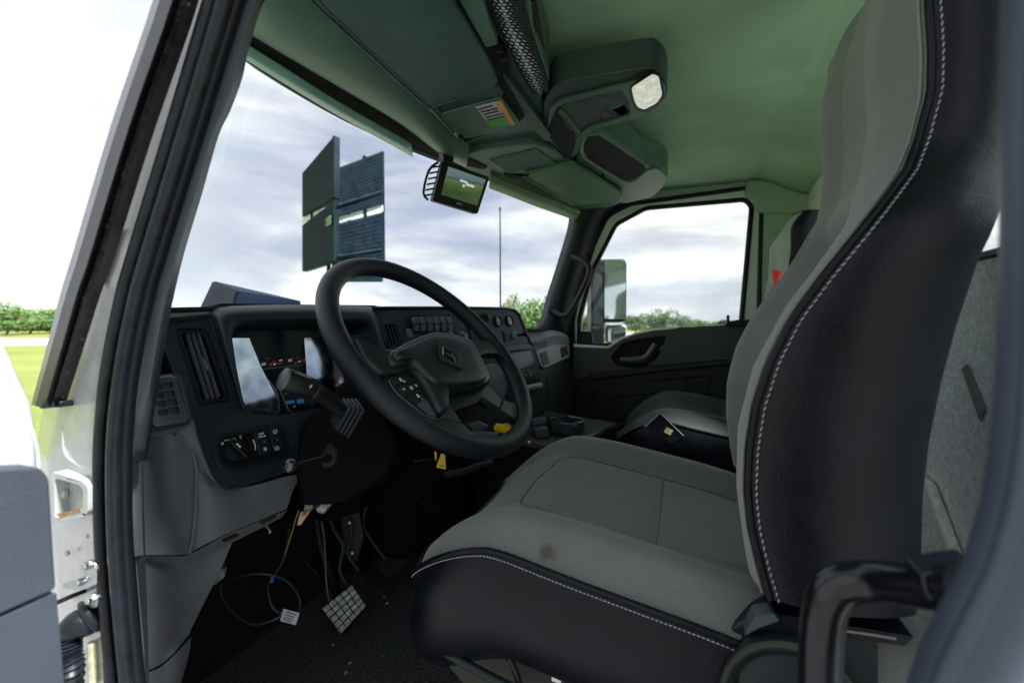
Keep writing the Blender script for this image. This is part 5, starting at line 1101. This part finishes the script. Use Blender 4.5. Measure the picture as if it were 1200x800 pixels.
    near = [r[0] for r in fr_rows]
    link('piping', MB().tube([p+Vector((-.002, -.001, 0)) for p in near], .0036, 10), sidem, t)
    if driver:
        link('flat_seam', MB().tube([r[1]+Vector((-.001, .0015, 0)) for r in fr_rows], .0016, 6), MATS['seam_pale'], t)
        off = [r[0]+Vector((-.0055, -.0085, 0)) for r in sd_rows]; fine = []; sm_ = MB()
        for a, b in zip(off, off[1:]):
            k = max(1, int((b-a).length/.0009)); fine += [a.lerp(b, i/k) for i in range(k)]
        i = 0
        while i+5 < len(fine): sm_.tube([fine[i]+Vector((0, .0006, 0)), fine[i+2], fine[i+4]+Vector((0, -.0006, 0))], .0006, 6); i += 7
        link('stitching', sm_, thread, t, kind='stuff')
        gr_ = MB()
        link('stitch_groove', MB().tube([p+Vector((.0012, 0, 0)) for p in off], .0016, 6), MATS['stitch_groove'], t)
    return t, P
mat('seam_pale', (.20, .21, .20), .9); mat('stitch_groove', (.01, .012, .02), .7)
ds, PF = seat(0, 0, 0, 'large grey fabric driver seat with black leather sides and white stitching in the foreground', cloth_seat, leather)
# stains and painted yellow-green light on the cushion, set in object space of the seat
def add_stains_and_light(m, items, base):
    t = m.node_tree; b = t.nodes['Principled BSDF']; last = b.inputs['Base Color'].links[0].from_socket; c = t.nodes['Texture Coordinate']
    for (p, rad, cs, am, sc) in items:
        p = Vector(p)-base
        ma = t.nodes.new('ShaderNodeMapping'); ma.inputs['Location'].default_value = (-p.x*sc[0], -p.y*sc[1], -p.z*sc[2]); ma.inputs['Scale'].default_value = sc
        t.links.new(c.outputs['Object'], ma.inputs[0])
        vm = t.nodes.new('ShaderNodeVectorMath'); vm.operation = 'LENGTH'; t.links.new(ma.outputs[0], vm.inputs[0])
        n3 = t.nodes.new('ShaderNodeTexNoise'); n3.inputs['Scale'].default_value = 70; n3.inputs['Detail'].default_value = 5; t.links.new(c.outputs['Object'], n3.inputs['Vector'])
        ad = t.nodes.new('ShaderNodeMath'); ad.operation = 'MULTIPLY_ADD'; ad.inputs[1].default_value = rad*1.6; t.links.new(n3.outputs[0], ad.inputs[0]); t.links.new(vm.outputs['Value'], ad.inputs[2])
        r2 = t.nodes.new('ShaderNodeMapRange'); r2.interpolation_type = 'SMOOTHSTEP'; r2.inputs[1].default_value = rad*1.0; r2.inputs[2].default_value = rad*2.0; r2.inputs[3].default_value = am; r2.inputs[4].default_value = 0
        t.links.new(ad.outputs[0], r2.inputs[0])
        m2 = t.nodes.new('ShaderNodeMix'); m2.data_type = 'RGBA'; t.links.new(r2.outputs[0], m2.inputs['Factor']); t.links.new(last, m2.inputs['A']); m2.inputs['B'].default_value = tuple(cs)+(1,)
        last = m2.outputs['Result']
    t.links.new(last, b.inputs['Base Color'])
def onseat(px, py):
    best = None
    for i in range(120):
        for j in range(120):
            x = .51+.52*i/119; y = -.2+.54*j/119; v = PF(x, y); d = v.dot(FW); q = (600+F*v.dot(RT)/d-px)**2+(400-F*v.dot(UP)/d-py)**2
            if best is None or q < best[0]: best = (q, v)
    return best[1]
s1_, s2_, s3_ = onseat(640, 646), onseat(600, 552), onseat(625, 566)
add_stains_and_light(cloth_seat, [(s1_, .0125, (.055, .046, .026), .7, (1, 1, 1)), (s2_, .030, (.22, .28, .06), .55, (1, .5, 1)), (s3_, .006, (.12, .11, .08), .6, (1, 1, 1))], Vector((.77, .05, -.80)))
# seat base, suspension, covers, front bar
link('suspension_boot', MB().grid([[Vector((.77+.17*math.cos(k*math.pi/12)*s_, .06+.17*math.sin(k*math.pi/12)*s_, z)) for k in range(24)] for z, s_ in ((-.38, 1), (-.42, 1.05), (-.44, .98), (-.48, 1.07), (-.50, 1.0), (-.55, 1.08), (-.58, 1.0), (-.64, 1.08), (-.68, 1.02), (-.80, 1.1))], cu=True), blackp, ds)
fb = [PX(500, 722, .53), PX(498, 738, .53), PX(507, 752, .53), PX(530, 768, .53), PX(560, 785, .53), PX(600, 806, .53), PX(640, 830, .53)]
link('adjuster_bar', MB().tube(fb, .006, 10, sm=5), darkp, ds)
link('adjuster_bar', MB().tube([PX(596, 770, .54), PX(604, 786, .54), PX(612, 812, .54)], .0045, 8, sm=3), darkp, ds)
link('side_skid', MB().prism([PX(a, b, .56) for a, b in ((505, 742), (600, 770), (760, 800), (760, 900), (620, 900), (520, 775))], Vector((.02, 0, 0))), mat('base_cover', (.022, .025, .018), .7), ds, bevel=.004)
link('pivot_bolt', MB().lathe(PX(507, 738, .525), (-1, 0, 0), [(.006, 0), (.006, .004), (.004, .006), (.001, .006)], 10), steel, ds)
for a, b in ((652, 795), (676, 799)): link('base_label', MB().box(PX(a, b, .548), (.0005, 0, 0), (0, .006, 0), (0, 0, .004)), whitepr, ds)
link('red_tab', MB().box(PX(660, 789, .55), (.0005, 0, 0), (0, .02, 0), (0, 0, .0015)), mat('red_tab', (.5, .03, .03), .6), ds)
# recliner covers, rear near corner
plate('recliner_cover', rnd([(856, 735), (884, 718), (905, 716), (940, 728), (1000, 738), (1030, 745), (1030, 900), (850, 900), (842, 800)], 10), ('x', .515), .06, darkp, ds, bevel=.010, seg=3)
cvr = MATS['pillar_trim_plastic']
c_ = PX(925, 822, .50)
link('recliner_disc', MB().lathe(c_, (-1, 0, 0), [(.062, -.02), (.062, .002), (.058, .006), (.050, .004), (.048, .0), (.044, .003), (.02, .008), (.0005, .009)], 40), darkp, ds, angle=50)
link('recliner_ring', MB().tube([c_+Vector((-.006, .060*math.cos(t_), .060*math.sin(t_))) for t_ in [k*math.pi/20 for k in range(40)]], .0035, 8, closed=True), MATS['base_cover'], ds)
link('trim_cap', MB().prism([PX(a, b, .50) for a, b in rnd([(884, 722), (905, 718), (914, 727), (888, 736), (872, 745)], 3)], Vector((.02, 0, 0))), MATS['pillar_trim_plastic'], ds, bevel=.003)
plate('lower_fabric_flap', rnd([(905, 718), (1072, 746), (1060, 757), (960, 742), (908, 728)], 3), ('x', .506), .05, leather, ds, bevel=.006)
link('flap_stitching', MB().tube([PX(a, b, .505) for a, b in ((985, 738), (1020, 743), (1050, 748))], .0012, 6, sm=3), MATS['seam_pale'], ds)
# ---------------- passenger seat
ps, _ = seat(.93, -.17, -.015, 'black leather passenger seat by the far door, its back edge past the driver seat', leathg, leather, driver=False, zs=.335, by=.10)
link('seat_box', MB().box((1.70, 0, -.60), (.22, 0, 0), (0, .20, 0), (0, 0, .20)), blackp, ps, bevel=.02)
# light grey fabric face of the passenger backrest is a separate material
for o in ps.children:
    if o.name.startswith('backrest') and 'top' not in o.name and 'bottom' not in o.name: o.data.materials[0] = mat('pale_seat_fabric', (.36, .42, .36), .9, bump=(500, .5))
bx_ = thing('dark_box', PD(776, 500, 1.2), 'small black card-like box tilted on edge between the two seats', 'box')
Q = [PD(a, b, 1.12) for a, b in ((772, 483), (755, 499.5), (782, 509), (800, 513), (801, 510))]
link('box_body', MB().prism([PD(a, b, 1.10+.0*k) for k, (a, b) in enumerate(((773.5, 484), (756, 500), (786, 520), (801, 511.5)))], FW*.05), blackp, bx_, bevel=.001)
link('box_edge', MB().tube([PD(a, b, 1.099) for a, b in ((756, 500), (773.5, 483.5), (801, 510.5))], .0012, 6), greyl, bx_)
link('box_label', MB().prism([PD(a, b, 1.098) for a, b in ((781, 500), (789, 504), (785.5, 510), (778, 506))], FW*.001), mat('tan_label', (.32, .28, .16), .6, var=(200, .4)), bx_)
rb = link('red_strap', MB().prism([PX(a, b, 1.42) for a, b in ((905, 316), (912, 318), (915, 346), (908, 348))], Vector((.01, -.01, 0))), red); tag(rb, 'red strap hanging beside the passenger backrest', 'strap')
# ================================================================== OVERHEAD CONSOLE
oc = thing('overhead_console', (1.2, .45, .62), 'dark green-grey overhead console running along the top of the windshield', 'console')
def OZ(z): return ('z', z)
shell = rnd([(150, -90), (250, 15), (300, 43), (400, 104), (505, 166), (533, 190), (545, 197), (572, 213), (640, 240), (676, 246), (715, 243), (740, 232), (700, 205), (668, 190), (642, 160), (634, 115), (645, 95), (640, 78), (625, 35), (612, -90)], 5)
plate('console_shell', shell, OZ(.508), .10, over, oc, bevel=.006, seg=3)
# padded band between the header edge and the visor
def lat(nm, a, b, z0, z1, bulge, m, sm=4, **k):
    A = [cut(x, y, OZ(z0)) for x, y in a]; B = [cut(x, y, OZ(z1)) for x, y in b]; A = smooth(A, sm)[0]; B = smooth(B, sm)[0]
    rows = []
    for i in range(11):
        t_ = i/10; rows.append([p.lerp(q_, t_)+Vector((0, 0, -bulge*math.sin(math.pi*t_))) for p, q_ in zip(A, B)])
    return link(nm, MB().grid(rows), m, oc, angle=80, **k)
lat('header_pad', [(215, -60), (285, 30), (300, 45), (400, 104), (470, 146), (518, 182), (545, 196)], [(320, -60), (372, 6), (392, 24), (440, 68), (490, 116), (520, 146), (550, 170)], .500, .480, .018, over)
lat('header_shadow_gap', [(235, -10), (283, 48), (300, 59), (400, 122), (470, 162), (508, 182), (530, 196)], [(235, -30), (287, 28), (302, 43), (400, 102), (470, 145), (518, 177), (534, 188)], .4985, .500, .0, voidm)
# visor recess, visor, label flap
plate('visor_recess', rnd([(320, -80), (364, -6), (497, 128), (533, 168), (546, 167), (610, 143), (616, 136), (590, 92), (540, 0), (505, -80)], 4), OZ(.484), .02, voidm, oc, bevel=.002)
vs = thing('sun_visor', cut(450, 40, OZ(.47)), 'folded dark driver sun visor with a paper warning label at its inner end', 'sun visor')
plate('visor_panel', rnd([(318, -80), (366, 2), (500, 124), (506, 125), (580, 102), (584, 98), (572, 72), (522, -10), (480, -80)], 4), OZ(.470), .014, visorm, vs, bevel=.004, seg=3)
link('visor_piping', MB().tube([cut(a, b, OZ(.4715)) for a, b in ((345, -25), (368, 3), (430, 60), (500, 124.5))], .0035, 8, sm=4), overd, vs)
link('visor_piping', MB().tube([cut(a, b, OZ(.4715)) for a, b in ((500, 124.5), (508, 125), (540, 115), (581, 101.5))], .003, 8, sm=4), overd, vs)
link('visor_rod', MB().tube([cut(a, b, OZ(.478)) for a, b in ((350, -40), (378, 0), (440, 60), (500, 118), (530, 150), (540, 163))], .009, 10, sm=3), overd, vs)
plate('visor_end_bar', [(500, 127), (583, 101), (590, 110), (586, 118), (512, 138)], OZ(.477), .01, overd, vs, bevel=.002)
plate('label_flap', rnd([(509, 136), (586, 115), (609, 145), (604, 149), (548, 163), (537, 161)], 3), OZ(.474), .008, over, vs, bevel=.002)
for k, (a, b) in enumerate(((535, 158), (541, 161))): link('visor_clip', MB().box(cut(a, b, OZ(.468)), (.008, .0, 0), (0, .003, 0), (0, 0, .004)), mat('clip_green', (.16, .30, .24), .4) if k == 0 else blackp, vs, bevel=.001)
def lab(nm, px, m, z=.4725): return link(nm, MB().prism([cut(a, b, OZ(z)) for a, b in px], Vector((0, 0, .0006))), m, wl)
wl = thing('warning_label', cut(582, 132, OZ(.473)), 'warning sticker with grey print, orange bar and green block on the driver visor', 'sticker')
lab('label_sheet', [(557, 125.5), (587, 118), (604, 146), (576, 150)], paper)
lab('orange_bar', [(580, 119.8), (587, 118), (604, 146), (597, 147)], orange, .4718)
lab('green_block', [(568.5, 140), (592, 135.5), (598, 147), (576, 150)], greenpr, .4716)
for k in range(5):
    a0 = (559+3*k, 128+3.1*k); lab('print_line', [(a0[0]+1, a0[1]), (a0[0]+18+(-2*k % 5), a0[1]-4.6), (a0[0]+18.8+(-2*k % 5), a0[1]-3.2), (a0[0]+1.6, a0[1]+1.4)], blackp, .4714)
# panel between visor and net, with its latch
plate('side_panel', rnd([(508, -80), (533, -8), (569, 57), (584, 53), (574, 30), (560, -20), (548, -80)], 3), OZ(.478), .02, over, oc, bevel=.004)
plate('side_panel_edge', rnd([(583, 92), (591, 88), (606, 107), (646, 160), (640, 167), (616, 141), (601, 112)], 3), OZ(.486), .02, overd, oc, bevel=.005)
plate('latch_recess', rnd([(568, 60), (583, 53), (593, 64), (597, 92), (590, 94), (576, 80)], 3), OZ(.490), .02, voidm, oc, bevel=.001)
for a, b in ((585, 55), (590, 64)): link('latch_pin', MB().lathe(cut(a, b, OZ(.48)), (0, 0, -1), [(.006, 0), (.006, .008), (.003, .01)], 10), blackp, oc)
# net pocket -----------------------------------------------
np_ = thing('net_pocket', cut(612, 50, OZ(.50)), 'black mesh storage net over pale papers beside the overhead console', 'net pocket')
stripL = [(566, -60), (572, -12), (578, 12), (584, 28), (594, 52), (606, 76), (616, 94), (625, 108)]; stripR = [(590, -60), (598, -12), (604, 12), (611, 30), (621, 54), (630, 74), (637, 92), (640, 106)]
darkR = [(616, -60), (624, -12), (628, 12), (631, 30), (635, 52), (639, 70), (643, 84), (644, 100)]
A1 = smooth([cut(a, b, OZ(.492)) for a, b in stripL], 3)[0]; A2 = smooth([cut(a, b, OZ(.488)) for a, b in stripR], 3)[0]; A3 = smooth([cut(a, b, OZ(.53)) for a, b in darkR], 3)[0]
link('paper_contents', MB().grid([A1, [a.lerp(b, .5)+Vector((0, 0, -.004)) for a, b in zip(A1, A2)], A2]), mat('pale_papers', (.62, .66, .66), .6, var=(25, .35)), np_)
link('dark_backing', MB().grid([A2, [a.lerp(b, .5)+Vector((0, 0, .002)) for a, b in zip(A2, A3)], A3]), voidm, np_)
def surf(rows, u, v):                      # u across 0..1, v along 0..1
    n = len(rows[0])-1; j = min(n-1, int(v*n)); f = v*n-j; m = len(rows)-1; i = min(m-1, int(u*m)); g = u*m-i
    p = rows[i][j].lerp(rows[i][j+1], f); q = rows[i+1][j].lerp(rows[i+1][j+1], f); return p.lerp(q, g)
def net(rows, nu, nv, r, name):
    mb = MB(); up = Vector((0, 0, -.003)); du = 1/nu; dv = du*.62
    import itertools
    nv_ = nv
    for i in range(nu+1):
        for j in range(nv_):
            cu_, cv_ = (i+.5*(j % 2))*du, j/nv_
            def S_(a, b): return surf(rows, max(0, min(1, a)), max(0, min(1, b)))+up
            k = 1/nv_
            pts = [(cu_-.5*du, cv_-.17*k), (cu_-.5*du, cv_+.17*k*1.9), (cu_, cv_+.66*k)]
            if cu_-.5*du < -.01 or cu_-.5*du > 1.01: continue
            a, b, c = [S_(*p) for p in pts]; d = S_(cu_-du, cv_+.66*k)
            mb.tube([a, b], r, 4); mb.tube([b, c], r, 4); mb.tube([b, d], r, 4)
    return link(name, mb, blackp, np_, kind='stuff')
net([A1, A2], 4, 40, .0016, 'net_mesh'); net([A2, A3], 5, 46, .0016, 'net_mesh')
for o in ('net_mesh.001',):
    if o in bpy.data.objects: bpy.data.objects[o].data.materials[0] = mat('net_cord', (.02, .024, .026), .5)
link('net_hem', MB().tube(A3, .004, 8), blackp, np_); link('net_hem', MB().tube(A1, .003, 8), overd, np_)
# speaker grille -------------------------------------------
gpl = [(534, 186), (560, 176), (626, 168), (650, 176), (674, 195), (650, 199), (600, 208), (575, 205), (548, 197)]
plate('grille_panel', rnd(gpl, 4), OZ(.492), .03, over, oc, bevel=.004, seg=3)
rm = MB()
for k in range(17):
    t_ = k/16; a = (574+53*t_, 187-12*t_); b = (597+57*t_, 203-8*t_); rm.box((cut(*a, OZ(.490))+cut(*b, OZ(.490)))/2, (cut(*b, OZ(.490))-cut(*a, OZ(.490)))/2, (.0016, .0010, 0), (0, 0, .0025))
link('grille_rib', rm, MATS['clip_green'], oc, kind='stuff')
plate('map_slot', rnd([(522, 182), (545, 184), (572, 196), (566, 199), (540, 193)], 2), OZ(.489), .01, voidm, oc, bevel=.001)
plate('lower_slot', [(590, 205), (616, 207), (616, 209), (596, 209)], OZ(.486), .01, voidm, oc, bevel=0)
# passenger visor
pv = thing('passenger_visor', cut(672, 215, OZ(.478)), 'flat passenger sun visor with green light painted in, folded against the header', 'sun visor')
plate('visor_panel', rnd([(614, 206), (668, 193), (674, 194), (731, 229), (726, 235), (680, 241), (672, 240)], 3), OZ(.478), .014, pvisor, pv, bevel=.003)
link('visor_seam', MB().tube([cut(a, b, OZ(.4775)) for a, b in ((614, 207), (640, 222), (672, 240.5))], .004, 8), overd, pv)
link('visor_pivot', MB().lathe(cut(617, 204.5, OZ(.475)), (0, 0, -1), [(.008, 0), (.008, .006), (.003, .008)], 10), blackp, pv)
# arm with the reading lamp
arm = rnd([(636, 150), (637, 120), (650, 100), (662, 96), (745, 82), (768, 80), (779, 90), (783, 108), (778, 120), (763, 132), (738, 141), (702, 151), (686, 160), (676, 182), (667, 189), (650, 172)], 7)
plate('console_arm', arm, OZ(.500), .06, overd, oc, bevel=.016, seg=4)
plate('arm_lower_rim', rnd([(644, 128), (656, 119), (726, 102), (744, 98), (770, 92), (781, 104), (777, 119), (762, 131), (738, 140), (702, 150), (684, 160), (672, 186), (660, 180), (640, 160)], 6), OZ(.494), .02, over, oc, bevel=.008, seg=3, holes=[rnd([(654, 124), (722, 106), (728, 104), (738, 122), (738, 136), (704, 146), (690, 150), (676, 162), (668, 150), (650, 132)], 3)])
plate('arm_recess', rnd([(648, 120), (726, 100), (742, 136), (704, 150), (672, 176), (640, 150)], 3), OZ(.512), .004, voidm, oc, bevel=0)
plate('arm_pocket_front', rnd([(657, 124), (700, 112), (716, 114), (702, 128), (704, 144), (690, 149), (676, 160), (668, 148)], 3), OZ(.499), .01, overd, oc, bevel=.003)
plate('arm_pocket_divider', rnd([(651, 133), (658, 128), (684, 158), (677, 163)], 2), OZ(.4965), .012, over, oc, bevel=.003)
plate('arm_pocket_lid', rnd([(702, 128), (724, 108), (729, 112), (737, 133), (731, 137), (711, 126)], 2), OZ(.500), .01, over, oc, bevel=.003)
plate('cubby_opening', rnd([(640, 157), (650, 131), (675, 159), (674, 170), (668, 187), (663, 184)], 2), OZ(.4935), .004, voidm, oc, bevel=0)
plate('cubby_wedge', rnd([(705, 145), (709, 130), (734, 140)], 1), OZ(.4985), .004, mat('arm_violet', (.06, .06, .075), .5), oc, bevel=.001)
rl = thing('reading_lamp', cut(758, 108, OZ(.49)), 'bright faceted reading lamp lens at the end of the overhead console arm', 'lamp')
lx = rnd([(740, 104), (765, 88), (772, 91), (776, 112), (770, 121), (755, 129), (747, 126), (743, 118)], 3)
plate('lamp_bezel', rnd([(737, 103), (765, 85), (775, 88), (779, 114), (772, 124), (755, 132.5), (744, 129), (740, 119)], 4), OZ(.4925), .004, blackp, rl, bevel=.001)
plate('lamp_lens', lx, OZ(.4905), .004, lamp, rl, bevel=.001)
for a, b in ((748, 104), (754, 100), (760, 96.5), (766, 94)):
    link('lens_facet', MB().prism([cut(a, b, OZ(.4895)), cut(a+5, b-2.6, OZ(.4895)), cut(a+8, b+15, OZ(.4895)), cut(a+5, b+17, OZ(.4895))], Vector((0, 0, .001))), lamp, rl, bevel=.0004)
# second pocket behind, with a dark oval opening
pk = rnd([(674, 190), (676, 172), (684, 158), (695, 152), (706, 156), (735, 176), (758, 193), (776, 195), (784, 206), (779, 218), (767, 231), (728, 240), (700, 222)], 7)
plate('rear_pocket', pk, OZ(.498), .08, over, oc, bevel=.012, seg=4)
plate('rear_pocket_opening', rnd([(684, 176), (684, 165), (695, 157), (704, 160), (757, 195), (755, 203), (737, 211), (730, 210), (690, 187)], 5), OZ(.4975), .004, voidm, oc, bevel=0)
link('rear_pocket_lip', MB().tube([cut(a, b, OZ(.4965)) for a, b in ((700, 157), (686, 160), (682, 176), (690, 188), (730, 211), (745, 210), (758, 200), (770, 197), (780, 206))], .0055, 8, sm=5), over, oc)
plate('pocket_notch', [(700, 213), (707, 203), (711, 214)], OZ(.496), .004, voidm, oc, bevel=0)
link('rear_pocket_screw', MB().lathe(cut(776, 203, OZ(.496)), (0, 0, -1), [(.004, 0), (.004, .002), (.001, .002)], 8), voidm, oc)
# ------------------------------------------------------------------ backup monitor
mo = thing('backup_monitor', PD(540, 218, 1.30), 'small black backup monitor showing a grassy view, hanging from the header', 'monitor')
mp_ = [PD(519, 188, 1.27), PD(574, 207.5, 1.36), PD(560, 251, 1.36), PD(507, 235, 1.27)]
mn = (mp_[1]-mp_[0]).cross(mp_[3]-mp_[0]).normalized(); mn = mn if mn.dot(FW) > 0 else -mn
def mq(u_, v_): return mp_[0].lerp(mp_[1], u_).lerp(mp_[3].lerp(mp_[2], u_), v_)
link('monitor_case', MB().prism([mq(*p) for p in rnd([(0, 0), (1, 0), (1, 1), (0, 1)], .06)], mn*.022), blackp, mo, bevel=.002)
ms = bpy.data.materials.new('monitor_picture'); ms.use_nodes = True; t = ms.node_tree; b = t.nodes['Principled BSDF']; b.inputs['Roughness'].default_value = .2
c = t.nodes.new('ShaderNodeTexCoord'); sx = t.nodes.new('ShaderNodeSeparateXYZ'); t.links.new(c.outputs['Object'], sx.inputs[0])
nz = t.nodes.new('ShaderNodeTexNoise'); nz.inputs['Scale'].default_value = 45; nz.inputs['Detail'].default_value = 5; t.links.new(c.outputs['Object'], nz.inputs['Vector'])
zz = t.nodes.new('ShaderNodeMapRange'); zc = mq(.5, .30).z-ORG[mo.name].z
zz.inputs[1].default_value = zc-.045; zz.inputs[2].default_value = zc+.028; t.links.new(sx.outputs['Z'], zz.inputs[0])
am = t.nodes.new('ShaderNodeMath'); am.operation = 'MULTIPLY_ADD'; am.inputs[1].default_value = .22; t.links.new(nz.outputs[0], am.inputs[0]); t.links.new(zz.outputs[0], am.inputs[2])
rp = t.nodes.new('ShaderNodeValToRGB'); el = rp.color_ramp.elements; el[0].position = .25; el[0].color = (.012, .028, .008, 1); el[1].position = .95; el[1].color = (.05, .08, .085, 1)
for p_, c3 in ((.5, (.030, .050, .014, 1)), (.66, (.050, .066, .030, 1)), (.72, (.018, .035, .025, 1)), (.80, (.045, .07, .075, 1))): q_ = el.new(p_); q_.color = c3
t.links.new(am.outputs[0], rp.inputs[0]); t.links.new(rp.outputs[0], b.inputs['Base Color']); t.links.new(rp.outputs[0], b.inputs['Emission Color']); b.inputs['Emission Strength'].default_value = .55
link('screen', MB().prism([mq(*p)-mn*.001 for p in ((.13, .10), (.93, .10), (.93, .80), (.13, .80))], mn*.0008), ms, mo)
for (a, b_, w_, h_) in ((.42, .30, .16, .05), (.56, .34, .18, .06), (.5, .40, .05, .06)):
    link('screen_vehicle', MB().prism([mq(a, b_)-mn*.0013, mq(a+w_, b_)-mn*.0013, mq(a+w_, b_+h_)-mn*.0013, mq(a, b_+h_)-mn*.0013], mn*.0003), mat('screen_pale', (.2, .24, .26), .3, emit=((.25, .3, .33), .5)), mo)
link('monitor_badge', MB().prism([mq(a, b_)-mn*.0012 for a, b_ in ((.48, .875), (.60, .875), (.60, .905), (.48, .905))], mn*.0006), greyl, mo)
for k in range(6):
    v0 = .12+k*.14; link('heat_fin', MB().prism([mq(-.02, v0), mq(-.02, v0+.05), mq(-.15, v0+.13)+mn*.012, mq(-.15, v0+.08)+mn*.012], mn*.003), blackp, mo)
link('fin_bar', MB().tube([mq(-.05, .05)+mn*.01, mq(-.17, .30)+mn*.016, mq(-.17, .85)+mn*.016, mq(-.06, 1.0)+mn*.01], .0035, 8, sm=3), blackp, mo)
link('monitor_bracket', MB().prism([mq(.02, -.02), mq(.2, -.02), mq(.2, -.22), mq(-.05, -.22)], mn*.03), blackp, mo, bevel=.002)
